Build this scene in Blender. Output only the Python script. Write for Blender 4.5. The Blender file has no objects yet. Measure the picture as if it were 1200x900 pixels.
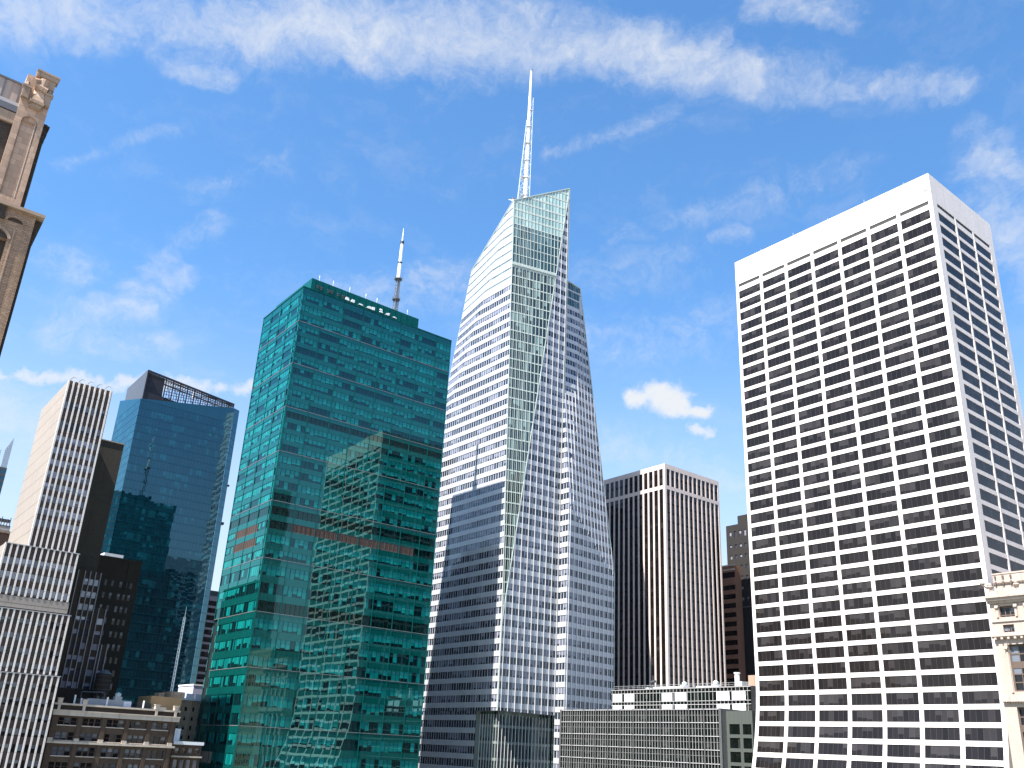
import bpy, math, random
from mathutils import Vector, Matrix
random.seed(7)
R = math.radians
SC = bpy.context.scene
COL = SC.collection

# ------------------------------------------------------------------ node helpers
def new_mat(name):
    m = bpy.data.materials.new(name); m.use_nodes = True
    m.node_tree.nodes.clear()
    return m, m.node_tree

class NT:
    """small helper to write node trees as expressions"""
    def __init__(s, nt): s.nt = nt
    def n(s, t, **kw):
        nd = s.nt.nodes.new(t)
        for k, v in kw.items(): setattr(nd, k, v)
        return nd
    def put(s, sock, v):
        if hasattr(v, 'is_linked') or isinstance(v, bpy.types.NodeSocket): s.nt.links.new(v, sock)
        else:
            if isinstance(v, (int, float)): sock.default_value = v
            else: sock.default_value = (tuple(v) + (1.0,))[:len(sock.default_value)]
    def math(s, op, a, b=None, c=None, clamp=False):
        nd = s.n('ShaderNodeMath', operation=op, use_clamp=clamp)
        s.put(nd.inputs[0], a)
        if b is not None: s.put(nd.inputs[1], b)
        if c is not None: s.put(nd.inputs[2], c)
        return nd.outputs[0]
    def vm(s, op, a, b=None, out=0, scale=None):
        nd = s.n('ShaderNodeVectorMath', operation=op)
        s.put(nd.inputs[0], a)
        if b is not None: s.put(nd.inputs[1], b)
        if scale is not None: s.put(nd.inputs['Scale'], scale)
        return nd.outputs[out]
    def mixc(s, f, a, b, blend='MIX'):
        nd = s.n('ShaderNodeMix', data_type='RGBA', blend_type=blend)
        s.put(nd.inputs[0], f); s.put(nd.inputs[6], a); s.put(nd.inputs[7], b)
        return nd.outputs[2]
    def noise(s, vec, scale, detail=3, rough=.55, out=0):
        nd = s.n('ShaderNodeTexNoise'); s.put(nd.inputs['Vector'], vec)
        nd.inputs['Scale'].default_value = scale; nd.inputs['Detail'].default_value = detail
        nd.inputs['Roughness'].default_value = rough
        return nd.outputs[out]
    def sstep(s, v, lo, hi, a=0., b=1.):
        nd = s.n('ShaderNodeMapRange', interpolation_type='SMOOTHSTEP')
        s.put(nd.inputs[0], v); s.put(nd.inputs[1], lo); s.put(nd.inputs[2], hi)
        nd.inputs[3].default_value = a; nd.inputs[4].default_value = b
        return nd.outputs[0]
    def sep(s, v):
        nd = s.n('ShaderNodeSeparateXYZ'); s.put(nd.inputs[0], v); return nd.outputs
    def comb(s, x, y, z=0.):
        nd = s.n('ShaderNodeCombineXYZ')
        s.put(nd.inputs[0], x); s.put(nd.inputs[1], y); s.put(nd.inputs[2], z); return nd.outputs[0]

def c4(c): return (c[0], c[1], c[2], 1.0)

def wall_mat(name, col, rough=.75, var=.12, block=None, mortar=None, msize=.02, bvar=.0, spec=.3, grime=.15, streak=.0):
    """matt wall: colour varied by noise, optional block courses (block = width, height in metres)"""
    m, nt = new_mat(name); t = NT(nt)
    uv = t.n('ShaderNodeUVMap').outputs[0]
    pos = t.n('ShaderNodeNewGeometry').outputs['Position']
    base = c4(col)
    if block:
        b = t.n('ShaderNodeTexBrick'); b.offset = .5
        t.put(b.inputs['Vector'], uv)
        b.inputs['Scale'].default_value = 1.0
        b.inputs['Brick Width'].default_value = block[0]; b.inputs['Row Height'].default_value = block[1]
        b.inputs['Mortar Size'].default_value = msize; b.inputs['Mortar Smooth'].default_value = .2
        k1, k2 = 1 + bvar, 1 - bvar
        b.inputs['Color1'].default_value = c4([x * k1 for x in col]); b.inputs['Color2'].default_value = c4([x * k2 for x in col])
        b.inputs['Mortar'].default_value = c4(mortar or [x * .55 for x in col])
        base = b.outputs['Color']
    n1 = t.noise(pos, .35, 4)
    n2 = t.noise(pos, 2.6, 3)
    f = t.math('MULTIPLY_ADD', n1, 2 * var, 1 - var)
    f = t.math('MULTIPLY', f, t.math('MULTIPLY_ADD', n2, var, 1 - var * .5))
    if streak:
        xyz = t.sep(pos)
        sv = t.comb(t.math('MULTIPLY', xyz[0], 1.3), t.math('MULTIPLY', xyz[1], 1.3), t.math('MULTIPLY', xyz[2], .05))
        sn = t.sstep(t.noise(sv, 1.0, 3), .5, .75)
        f = t.math('MULTIPLY', f, t.math('MULTIPLY_ADD', sn, -streak, 1.0))
    colr = t.vm('SCALE', base, scale=f)
    p = t.n('ShaderNodeBsdfPrincipled')
    t.put(p.inputs['Base Color'], colr); p.inputs['Roughness'].default_value = rough
    p.inputs['Specular IOR Level'].default_value = spec
    o = t.n('ShaderNodeOutputMaterial'); nt.links.new(p.outputs[0], o.inputs[0])
    return m

def plain(name, col, rough=.5, metal=0., spec=.5, var=.06):
    m, nt = new_mat(name); t = NT(nt)
    pos = t.n('ShaderNodeNewGeometry').outputs['Position']
    f = t.math('MULTIPLY_ADD', t.noise(pos, 1.4, 3), 2 * var, 1 - var)
    p = t.n('ShaderNodeBsdfPrincipled')
    t.put(p.inputs['Base Color'], t.vm('SCALE', c4(col)[:3], scale=f))
    p.inputs['Roughness'].default_value = rough; p.inputs['Metallic'].default_value = metal
    p.inputs['Specular IOR Level'].default_value = spec
    o = t.n('ShaderNodeOutputMaterial'); nt.links.new(p.outputs[0], o.inputs[0])
    return m

def glass_mat(name, dark, blind, frac=.5, ior=1.6, tint=(1, 1, 1), wob=.004, warp=.004, mull=.06, mcol=(.2, .2, .2),
              group=7., full=.15, dmin=.25, rough=.0, hline=0., pvar=.25):
    """curtain-wall glass.  UV: one unit = one pane in u, one storey in v.  Behind the pane a dim room or a
    roller blind lowered by a random amount; in front a mirror-like coat whose panes are each a hair out of true."""
    m, nt = new_mat(name); t = NT(nt)
    uv = t.n('ShaderNodeUVMap').outputs[0]
    cell = t.vm('FLOOR', uv); fr = t.sep(t.vm('FRACTION', uv)); cs = t.sep(cell)
    w1 = t.n('ShaderNodeTexWhiteNoise', noise_dimensions='2D'); t.put(w1.inputs['Vector'], cell)
    r = t.sep(w1.outputs['Color'])
    gu = t.math('FLOOR', t.math('DIVIDE', cs[0], group))
    w2 = t.n('ShaderNodeTexWhiteNoise', noise_dimensions='2D'); t.put(w2.inputs['Vector'], t.comb(gu, cs[1]))
    g = t.sep(w2.outputs['Color'])
    # office-sized stretches share a habit; single panes depart from it
    has = t.math('LESS_THAN', t.math('MULTIPLY_ADD', g[0], .65, t.math('MULTIPLY', r[0], .35)), frac)
    isfull = t.math('LESS_THAN', r[1], full)
    drop = t.math('MULTIPLY_ADD', g[1], .45, t.math('MULTIPLY_ADD', r[2], .22, dmin))
    drop = t.math('MAXIMUM', drop, t.math('MULTIPLY', isfull, 1.1))
    mask = t.math('MULTIPLY', has, t.math('GREATER_THAN', fr[1], t.math('SUBTRACT', 1.0, drop)))
    pv = t.math('MULTIPLY_ADD', r[1], 2 * pvar, 1 - pvar)
    colr = t.mixc(mask, c4(dark), c4(blind))
    colr = t.vm('SCALE', colr, scale=pv)
    if mull:
        e = t.math('GREATER_THAN', t.math('ABSOLUTE', t.math('SUBTRACT', fr[0], .5)), .5 - mull / 2)
        if hline:
            e2 = t.math('GREATER_THAN', t.math('ABSOLUTE', t.math('SUBTRACT', fr[1], .5)), .5 - hline / 2)
            e = t.math('MAXIMUM', e, e2)
        colr = t.mixc(e, colr, c4(mcol))
    geo = t.n('ShaderNodeNewGeometry')
    rv = t.vm('SUBTRACT', w1.outputs['Color'], (.5, .5, .5))
    ns = t.noise(geo.outputs['Position'], .22, 2, .5, out='Color')
    nv = t.vm('SUBTRACT', ns, (.5, .5, .5))
    nrm = t.vm('ADD', geo.outputs['Normal'], t.vm('ADD', t.vm('SCALE', rv, scale=wob * 2), t.vm('SCALE', nv, scale=warp * 4)))
    nrm = t.vm('NORMALIZE', nrm)
    dif = t.n('ShaderNodeBsdfDiffuse'); t.put(dif.inputs['Color'], colr)
    gl = t.n('ShaderNodeBsdfGlossy'); gl.inputs['Color'].default_value = c4(tint); gl.inputs['Roughness'].default_value = rough
    t.put(gl.inputs['Normal'], nrm)
    fz = t.n('ShaderNodeFresnel'); fz.inputs['IOR'].default_value = ior
    mx = t.n('ShaderNodeMixShader')
    ff = fz.outputs[0]
    if mull: ff = t.math('MULTIPLY', ff, t.math('MULTIPLY_ADD', e, -.7, 1.0))
    t.put(mx.inputs[0], ff)
    nt.links.new(dif.outputs[0], mx.inputs[1]); nt.links.new(gl.outputs[0], mx.inputs[2])
    o = t.n('ShaderNodeOutputMaterial'); nt.links.new(mx.outputs[0], o.inputs[0])
    return m

def panel_mat(name, col, ior=1.5, tint=(1, 1, 1), rough=.05, block=(1.52, 4.), line=.5, msize=.03, var=.06, wob=.002):
    """back-painted or fritted spandrel glass: a coloured panel under a glossy coat"""
    m, nt = new_mat(name); t = NT(nt)
    uv = t.n('ShaderNodeUVMap').outputs[0]
    b = t.n('ShaderNodeTexBrick'); b.offset = 0.
    t.put(b.inputs['Vector'], uv); b.inputs['Scale'].default_value = 1.
    b.inputs['Brick Width'].default_value = block[0]; b.inputs['Row Height'].default_value = block[1]
    b.inputs['Mortar Size'].default_value = msize; b.inputs['Mortar Smooth'].default_value = 0.
    b.inputs['Color1'].default_value = c4([x * (1 + var) for x in col]); b.inputs['Color2'].default_value = c4([x * (1 - var) for x in col])
    b.inputs['Mortar'].default_value = c4([x * line for x in col])
    geo = t.n('ShaderNodeNewGeometry')
    f = t.math('MULTIPLY_ADD', t.noise(geo.outputs['Position'], .3, 3), 2 * var, 1 - var)
    dif = t.n('ShaderNodeBsdfDiffuse'); t.put(dif.inputs['Color'], t.vm('SCALE', b.outputs['Color'], scale=f))
    gl = t.n('ShaderNodeBsdfGlossy'); gl.inputs['Color'].default_value = c4(tint); gl.inputs['Roughness'].default_value = rough
    ns = t.noise(geo.outputs['Position'], .3, 2, .5, out='Color')
    nv = t.vm('SUBTRACT', ns, (.5, .5, .5))
    t.put(gl.inputs['Normal'], t.vm('NORMALIZE', t.vm('ADD', geo.outputs['Normal'], t.vm('SCALE', nv, scale=wob * 4))))
    fz = t.n('ShaderNodeFresnel'); fz.inputs['IOR'].default_value = ior
    mx = t.n('ShaderNodeMixShader'); nt.links.new(fz.outputs[0], mx.inputs[0])
    nt.links.new(dif.outputs[0], mx.inputs[1]); nt.links.new(gl.outputs[0], mx.inputs[2])
    o = t.n('ShaderNodeOutputMaterial'); nt.links.new(mx.outputs[0], o.inputs[0])
    return m

# ------------------------------------------------------------------ mesh helpers
BASE = {}
class MB:
    def __init__(s): s.v = []; s.f = []; s.uv = []; s.mi = []
    def poly(s, pts, uvs=None, m=0):
        i = len(s.v)
        pts = [Vector(p) for p in pts]
        s.v += pts; s.f.append(list(range(i, i + len(pts)))); s.mi.append(m)
        if uvs is None:
            n = Vector((0, 0, 0))
            for k in range(1, len(pts) - 1): n += (pts[k] - pts[0]).cross(pts[k + 1] - pts[0])
            if abs(n.z) > max(abs(n.x), abs(n.y)): uvs = [(p.x, p.y) for p in pts]
            elif abs(n.x) > abs(n.y): uvs = [(p.y, p.z) for p in pts]
            else: uvs = [(p.x, p.z) for p in pts]
        s.uv += list(uvs)
    def box(s, x0, x1, y0, y1, z0, z1, m=0):
        s.hexa([(x0, y0, z0), (x1, y0, z0), (x1, y1, z0), (x0, y1, z0)], [(x0, y0, z1), (x1, y0, z1), (x1, y1, z1), (x0, y1, z1)], m)
    def hexa(s, b, t, m=0):
        n = len(b)
        s.poly(list(reversed(b)), m=m); s.poly(t, m=m)
        for i in range(n):
            j = (i + 1) % n
            s.poly([b[i], b[j], t[j], t[i]], m=m)
    def bar(s, p0, p1, w, d, wdir, m=0):
        """box beam from p0 to p1, w wide along wdir, d deep across"""
        p0, p1 = Vector(p0), Vector(p1); ax = (p1 - p0).normalized()
        wd = Vector(wdir); wd = (wd - ax * wd.dot(ax)).normalized(); dd = ax.cross(wd)
        q = [wd * (w / 2) * a + dd * (d / 2) * b for a, b in ((-1, -1), (1, -1), (1, 1), (-1, 1))]
        s.hexa([p0 + k for k in q], [p1 + k for k in q], m)
    def tube(s, p0, p1, r0, r1=None, n=8, m=0):
        r1 = r0 if r1 is None else r1
        p0, p1 = Vector(p0), Vector(p1); ax = (p1 - p0).normalized()
        a = Vector((1, 0, 0)) if abs(ax.x) < .8 else Vector((0, 1, 0))
        a = (a - ax * a.dot(ax)).normalized(); b = ax.cross(a)
        ring = lambda c, r: [c + a * (r * math.cos(2 * math.pi * k / n)) + b * (r * math.sin(2 * math.pi * k / n)) for k in range(n)]
        s.hexa(ring(p0, r0), ring(p1, max(r1, .001)), m)
    def build(s, name, mats, parent=None):
        me = bpy.data.meshes.new(name)
        off = BASE.get(parent.name, Vector((0, 0, 0))) if parent else Vector((0, 0, 0))
        me.from_pydata([tuple(p - off) for p in s.v], [], s.f)
        ul = me.uv_layers.new(name='UVMap')
        k = 0
        flat = []
        for u in s.uv: flat += [u[0], u[1]]
        ul.data.foreach_set('uv', flat)
        if not isinstance(mats, (list, tuple)): mats = [mats]
        for m in mats: me.materials.append(m)
        me.polygons.foreach_set('material_index', s.mi)
        me.update()
        o = bpy.data.objects.new(name, me); COL.objects.link(o)
        if parent: o.parent = parent; BASE[o.name] = off
        return o
    def __bool__(s): return bool(s.f)

def thing(name, label, cat, loc, group=None):
    o = bpy.data.objects.new(name, None); COL.objects.link(o)
    o.empty_display_size = 2.; o.location = loc
    BASE[o.name] = Vector(loc); o['label'] = label; o['category'] = cat
    if group: o['group'] = group
    return o
def tag(o, label, cat, group=None):
    o['label'] = label; o['category'] = cat
    if group: o['group'] = group
    return o
def structure(o): o['kind'] = 'structure'; return o

# ------------------------------------------------------------------ facades
class Face:
    def __init__(s, pts, top_u=None):
        s.p = [Vector(p) for p in pts]
        n = Vector((0, 0, 0))
        for k in range(1, len(s.p) - 1): n += (s.p[k] - s.p[0]).cross(s.p[k + 1] - s.p[0])
        s.n = n.normalized()
        s.U = Vector((0, 0, 1)).cross(s.n).normalized()
        S = s.n.cross(s.U)
        s.S = S / S.z
        s.O = s.p[0].copy()
        uz = [s.to2(p) for p in s.p]
        u0 = min(a for a, b in uz)
        s.O += s.U * u0
        s.uz = [(a - u0, b) for a, b in uz]
        s.w = max(a for a, b in s.uz); s.z0 = min(b for a, b in s.uz); s.z1 = max(b for a, b in s.uz)
    def to2(s, p):
        d = p - s.O; z = p.z; d = d - s.S * d.z
        return (d.dot(s.U), z)
    def at(s, u, z, d=0.): return s.O + s.U * u + s.S * (z - s.O.z) + s.n * d

def clip(poly, ax, lo, hi):
    for val, sg in ((lo, 1), (hi, -1)):
        out = []
        for i in range(len(poly)):
            a, b = poly[i], poly[(i + 1) % len(poly)]
            da, db = (a[ax] - val) * sg, (b[ax] - val) * sg
            if da >= 0: out.append(a)
            if (da > 0 and db < 0) or (da < 0 and db > 0):
                k = da / (da - db); out.append((a[0] + (b[0] - a[0]) * k, a[1] + (b[1] - a[1]) * k))
        poly = out
        if len(poly) < 3: return []
    ar = sum(poly[i][0] * poly[(i + 1) % len(poly)][1] - poly[(i + 1) % len(poly)][0] * poly[i][1] for i in range(len(poly)))
    return poly if abs(ar) > 1e-3 else []

FACEID = [0]
def facade(F, rows, wall, win, cols=None, depth=.15, pane=1.52, vfloor=None, wm=0, npan=None, gm=0):
    """cut the face into storeys: wall strips stay on the surface, windows sink behind it with real reveals.
    rows = [(z0,z1[,glass material])]; cols = [(u0,u1)] or None for a ribbon; win(r,c) -> MB"""
    if not isinstance(F, Face): F = Face(F)
    FACEID[0] += 1; uo = 101 * FACEID[0]
    def put(mb, poly, d, m, uvf): 
        if poly: mb.poly([F.at(u, z, d) for u, z in poly], [uvf(u, z) for u, z in poly], m)
    wuv = lambda u, z: (u, z)
    rows = sorted([r for r in rows if r[1] > F.z0 and r[0] < F.z1])
    zc = F.z0 - 1
    for ri, row in enumerate(rows):
        z0, z1 = row[0], row[1]; g = row[2] if len(row) > 2 else gm
        put(wall, clip(F.uz, 1, zc, z0), 0, wm, wuv); zc = z1
        band = clip(F.uz, 1, z0, z1)
        if not band: continue
        cl = cols if cols else [(-1, F.w + 1)]
        uc = -1
        for ci, (u0, u1) in enumerate(cl):
            if cols: put(wall, clip(band, 0, uc, u0), 0, wm, wuv); uc = u1
            wp = clip(band, 0, u0, u1)
            if not wp: continue
            W = win(ri, ci)
            pw = pane if not npan else (u1 - u0) / npan
            ub = u0 if cols else 0.
            if vfloor: uvf = lambda u, z: ((u - ub) / pw + uo + 13 * ci, z / vfloor)
            else: uvf = lambda u, z: ((u - ub) / pw + uo + 13 * ci, ri + 37 + (z - z0) / (z1 - z0) * .998 + .001)
            put(W, wp, -depth, g, uvf)
            for i in range(len(wp)):
                a, b = wp[i], wp[(i + 1) % len(wp)]
                wall.poly([F.at(*a), F.at(*b), F.at(*b, -depth), F.at(*a, -depth)], [(a[0], a[1]), (b[0], b[1]), (b[0], b[1] + depth), (a[0], a[1] + depth)], wm)
        if cols: put(wall, clip(band, 0, uc, F.w + 1), 0, wm, wuv)
    put(wall, clip(F.uz, 1, zc, F.z1 + 1), 0, wm, wuv)
    return F

def fins(F, us, z0, z1, w, d, mb, m=0, inn=.05):
    for u in us:
        seg = clip(F.uz, 0, u - .01, u + .01)
        if not seg: continue
        a = max(z0, min(z for _, z in seg)); b = min(z1, max(z for _, z in seg))
        if b - a < .3: continue
        mb.bar(F.at(u, a, (d - inn) / 2), F.at(u, b, (d - inn) / 2), w, d + inn, F.U, m)

def faces4(x0, x1, y0, y1, z0, z1):
    return dict(S=[(x0, y0, z0), (x1, y0, z0), (x1, y0, z1), (x0, y0, z1)], E=[(x1, y0, z0), (x1, y1, z0), (x1, y1, z1), (x1, y0, z1)],
                N=[(x1, y1, z0), (x0, y1, z0), (x0, y1, z1), (x1, y1, z1)], W=[(x0, y1, z0), (x0, y0, z0), (x0, y0, z1), (x0, y1, z1)])
def frange(a, b, st):
    out = []; x = a
    while x < b - 1e-6: out.append(x); x += st
    return out
def evencols(w, n, ww, margin=0.):
    p = (w - 2 * margin) / n
    return [(margin + p * (i + .5) - ww / 2, margin + p * (i + .5) + ww / 2) for i in range(n)]

# ------------------------------------------------------------------ camera
CAM = Vector((0, 0, 50.))
yaw, pitch, roll = -.9075, .3659, .0504
d_ = Vector((math.sin(yaw) * math.cos(pitch), math.cos(yaw) * math.cos(pitch), math.sin(pitch)))
r_ = Vector((math.cos(yaw), -math.sin(yaw), 0)); u_ = r_.cross(d_)
cr, sr = math.cos(roll), math.sin(roll)
r2, u2 = r_ * cr + u_ * sr, u_ * cr - r_ * sr
cam = bpy.data.cameras.new('camera'); co = bpy.data.objects.new('camera', cam); COL.objects.link(co)
M = Matrix.Identity(4)
for i in range(3): M[i][0], M[i][1], M[i][2], M[i][3] = r2[i], u2[i], -d_[i], CAM[i]
co.matrix_world = M
cam.sensor_width = 36.; cam.lens = 36 * 1032.9 / 1200
cam.shift_x = .00112; cam.shift_y = .0319
cam.clip_start = .5; cam.clip_end = 20000
SC.camera = co
def pixdir(x, y):
    """direction of the sight line through a pixel of the 1200 x 900 photograph (used to survey the clouds)"""
    return (r2 * ((x - 598.65) / 1032.9) - u2 * ((y - 488.25) / 1032.9) + d_).normalized()

# ------------------------------------------------------------------ light
SUN_AZ, SUN_EL = R(8.3), R(56.)      # degrees east of (grid) south, elevation
to_sun = Vector((math.sin(SUN_AZ) * math.cos(SUN_EL), -math.cos(SUN_AZ) * math.cos(SUN_EL), math.sin(SUN_EL)))
sl = bpy.data.lights.new('sun', 'SUN'); sl.energy = 4.5; sl.angle = R(.53); sl.color = (1., .955, .88)
so = bpy.data.objects.new('sun', sl); COL.objects.link(so)
so.rotation_euler = to_sun.to_track_quat('Z', 'Y').to_euler(); so.location = (0, -200, 400)

W = bpy.data.worlds.new('World'); SC.world = W; W.use_nodes = True
W.node_tree.nodes.clear(); t = NT(W.node_tree)
sky = t.n('ShaderNodeTexSky', sky_type='NISHITA'); sky.sun_disc = False
sky.sun_elevation = SUN_EL; sky.sun_rotation = math.atan2(to_sun.x, to_sun.y)
sky.altitude = 50; sky.air_density = 1.0; sky.dust_density = .6; sky.ozone_density = 3.0
dv = t.n('ShaderNodeTexCoord').outputs['Generated']
# wind-drawn cirrus, a vapour trail and one fair-weather puff
wn = t.vm('SUBTRACT', t.noise(dv, 9., 5, .6, out='Color'), (.5, .5, .5))
dw = t.vm('ADD', dv, t.vm('SCALE', wn, scale=.055))
wn2 = t.vm('SUBTRACT', t.noise(dv, 34., 5, .62, out='Color'), (.5, .5, .5))
dp = t.vm('ADD', dv, t.vm('SCALE', wn2, scale=.036))
SEG = []   # (pixel a, pixel b, half width px, strength)
def seg_field(dsrc, segs):
    acc = None
    for a, b, wd, st in segs:
        A, B = pixdir(*a), pixdir(*b); ab = B - A; L2 = max(ab.length_squared, 1e-9)
        da = t.vm('SUBTRACT', dsrc, tuple(A))
        k = t.math('DIVIDE', t.vm('DOT_PRODUCT', da, tuple(ab), out=1), L2, clamp=True)
        ds = t.vm('LENGTH', t.vm('SUBTRACT', da, t.vm('SCALE', tuple(ab), scale=k)), out=1)
        v = t.sstep(ds, 0., wd / 1033., st, 0.)
        acc = v if acc is None else t.math('MAXIMUM', acc, v)
    return acc
cir = seg_field(dw, [((-80, 6), (230, 18), 62, .78), ((200, 26), (420, 46), 74, .95), ((400, 42), (620, 40), 72, 1.), ((600, 44), (820, 72), 66, .95),
                     ((800, 74), (960, 92), 50, .8), ((940, 92), (1120, 106), 34, .72), ((215, 75), (255, 80), 34, .85), ((890, 4), (990, 8), 36, .75),
                     ((60, 186), (200, 160), 18, .5), ((150, 345), (250, 262), 34, .52), ((60, 390), (170, 360), 40, .62), ((150, 365), (215, 320), 34, .62), ((110, 400), (190, 410), 40, .55), ((50, 300), (110, 330), 44, .5),
                     ((640, 180), (715, 166), 18, .52), ((715, 166), (790, 128), 24, .46), ((720, 270), (870, 245), 34, .40), ((860, 245), (1000, 200), 46, .36),
                     ((400, 350), (540, 330), 66, .55), ((690, 400), (850, 380), 90, .42), ((700, 330), (830, 300), 60, .34), ((1150, 190), (1230, 220), 56, .66), ((1165, 250), (1230, 330), 66, .7),
                     ((840, 280), (880, 270), 18, .5), ((1130, 150), (1190, 200), 34, .45), ((500, 120), (560, 90), 44, .45), ((860, 560), (700, 520), 70, .45), ((230, 230), (330, 200), 40, .4), ((-20, 480), (60, 520), 90, .6)])
trail = seg_field(dp, [((-60, 432), (60, 443), 13, .95), ((60, 443), (170, 449), 15, 1.), ((170, 449), (320, 452), 15, .95), ((320, 452), (420, 456), 12, .8)])
puff = seg_field(dp, [((742, 464), (775, 462), 24, 1.), ((770, 464), (800, 474), 30, 1.15), ((795, 474), (826, 482), 20, 1.), ((815, 504), (824, 508), 15, .8)])
ds_ = t.sep(dv)
# streaky detail, drawn out along the wind
hx = t.vm('DOT_PRODUCT', dv, tuple(pixdir(900, 90) - pixdir(300, 45)), out=1)
nv3 = t.noise(t.vm('ADD', t.vm('MULTIPLY', dv, (10., 10., 26.)), t.vm('SCALE', wn, scale=2.2)), 1.0, 6, .62)
fine = t.noise(t.vm('ADD', dv, t.vm('SCALE', wn, scale=.1)), 58., 7, .63)
tex = t.math('MULTIPLY_ADD', nv3, .65, t.math('MULTIPLY', fine, .35))
a1 = t.math('MULTIPLY', t.sstep(t.math('MULTIPLY_ADD', tex, 2.3, t.math('MULTIPLY', cir, .85)), 1.15, 2.55), .86)
bg = t.math('MULTIPLY', t.sstep(nv3, .46, .80), .13)      # thin veil all over
a2 = t.math('MULTIPLY', t.sstep(t.math('MULTIPLY_ADD', fine, .5, t.math('MULTIPLY', trail, .8)), .42, 1.15), .78)
a3 = t.math('MULTIPLY', t.sstep(t.math('MULTIPLY_ADD', fine, .8, t.math('MULTIPLY', puff, .95)), .55, 1.42), .97)
haze = t.sstep(ds_[2], .02, .50, .85, 0.)   # milky air low over the roofs
alpha = t.math('MAXIMUM', t.math('MAXIMUM', t.math('MULTIPLY', a1, t.sstep(cir, .0, .45)), t.math('MULTIPLY', bg, t.sstep(ds_[2], 0., .2))), t.math('MAXIMUM', a2, a3))
alpha = t.math('MAXIMUM', alpha, t.math('MULTIPLY_ADD', alpha, t.math('SUBTRACT', 1.0, haze), haze))
hs = t.n('ShaderNodeHueSaturation'); hs.inputs['Saturation'].default_value = 1.1; hs.inputs['Value'].default_value = 1.0
W.node_tree.links.new(sky.outputs[0], hs.inputs['Color'])
bgs = t.n('ShaderNodeBackground'); bgs.inputs['Strength'].default_value = .080
W.node_tree.links.new(t.mixc(1.0, hs.outputs[0], (.82, 1.06, 1.14, 1), 'MULTIPLY'), bgs.inputs['Color'])
bgc = t.n('ShaderNodeBackground'); bgc.inputs['Strength'].default_value = .29
bgc.inputs['Color'].default_value = (.93, .96, 1., 1)
mx = t.n('ShaderNodeMixShader'); t.put(mx.inputs[0], alpha)
W.node_tree.links.new(bgs.outputs[0], mx.inputs[1]); W.node_tree.links.new(bgc.outputs[0], mx.inputs[2])
wo = t.n('ShaderNodeOutputWorld'); W.node_tree.links.new(mx.outputs[0], wo.inputs[0])

SC.view_settings.view_transform = 'Standard'; SC.view_settings.look = 'None'
SC.view_settings.exposure = 1.7; SC.view_settings.gamma = 1.
SC.view_settings.use_curve_mapping = False
SC.cycles.max_bounces = 8; SC.cycles.diffuse_bounces = 3; SC.cycles.glossy_bounces = 5
SC.cycles.sample_clamp_indirect = 6.; SC.cycles.use_denoising = True
SC.cycles.use_adaptive_sampling = True

# ------------------------------------------------------------------ materials
MT = {}
MT['travertine'] = wall_mat('travertine', (.66, .612, .58), .6, .06, (2.8, 3.59), (.54, .50, .47), .03, .02, streak=.10)
MT['grace_glass'] = glass_mat('bronze_glass', (.013, .0112, .0115), (.032, .0285, .029), .45, 1.36, (.85, .78, .74), wob=.003, warp=.002, mull=.06, mcol=(.045, .040, .039), group=3., full=.12)
MT['slot'] = plain('black_louver', (.02, .02, .02), .7)
MT['green_spandrel'] = panel_mat('teal_spandrel_glass', (.002, .060, .056), 1.86, (.42, .92, .91), .01, (1.52, 40.), .75, .04, .05, .0010)
MT['green_glass'] = glass_mat('teal_vision_glass', (.002, .011, .014), (.004, .155, .148), .67, 1.82, (.44, .92, .93), .0016, .0011, .13, (.002, .04, .039), 5., .28, dmin=.36)
MT['green_dark'] = glass_mat('dark_teal_glass', (.002, .009, .009), (.006, .02, .02), .2, 1.7, (.62, .95, .90), .002, .0013, .16, (.002, .03, .028), 6., .1)
MT['green_metal'] = panel_mat('teal_metal', (.002, .070, .066), 1.3, (.6, 1, 1), .3, (1.52, 40.), .7, .05, .05)
MT['ledge'] = plain('pale_ledge', (.20, .185, .19), .5)
MT['brown_louver'] = wall_mat('brown_louver', (.055, .034, .028), .6, .05, (1.52, 40.), (.09, .065, .055), .12, .08)
MT['tan_louver'] = wall_mat('tan_louver', (.30, .235, .195), .6, .05, (1.52, 40.), (.2, .16, .13), .1, .08)
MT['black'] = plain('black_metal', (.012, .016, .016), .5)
MT['white'] = plain('white_paint', (.78, .78, .78), .4)
MT['grey'] = plain('grey_metal', (.32, .33, .34), .5)
MT['pale_steel'] = plain('pale_painted_steel', (.42, .48, .49), .4)
MT['mast_grey'] = plain('dull_galvanised_steel', (.15, .15, .155), .5)
MT['dark'] = plain('dark_metal', (.05, .052, .06), .5)
MT['boa_wall'] = panel_mat('white_fritted_glass', (.42, .425, .44), 1.6, (.84, .91, 1.), .03, (1.52, 40.), .90, .03, .03, .002)
MT['boa_glass'] = glass_mat('clear_vision_glass', (.018, .023, .037), (.135, .14, .18), .46, 1.68, (.76, .88, 1.), .003, .0015, .24, (.33, .34, .36), 4., .4, dmin=.35)
MT['boa_stripe'] = glass_mat('pale_strip_glass', (.11, .17, .19), (.19, .25, .27), .5, 1.6, (.9, .97, 1.), .004, .002, .12, (.24, .27, .29), 5., .5)
MT['chamfer_glass'] = glass_mat('greenish_corner_glass', (.018, .030, .036), (.15, .21, .20), .36, 1.6, (.86, .97, .96), .004, .002, .12, (.26, .31, .29), 2., .6)
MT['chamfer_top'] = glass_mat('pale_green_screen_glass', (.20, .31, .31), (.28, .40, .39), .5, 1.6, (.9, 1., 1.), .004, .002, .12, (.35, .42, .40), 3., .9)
MT['chamfer_mid'] = glass_mat('dark_green_screen_glass', (.025, .055, .066), (.07, .125, .14), .35, 1.6, (.86, .98, 1.), .004, .002, .12, (.24, .30, .29), 3., .9)  # darker glass of the tall rows near the top
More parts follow.
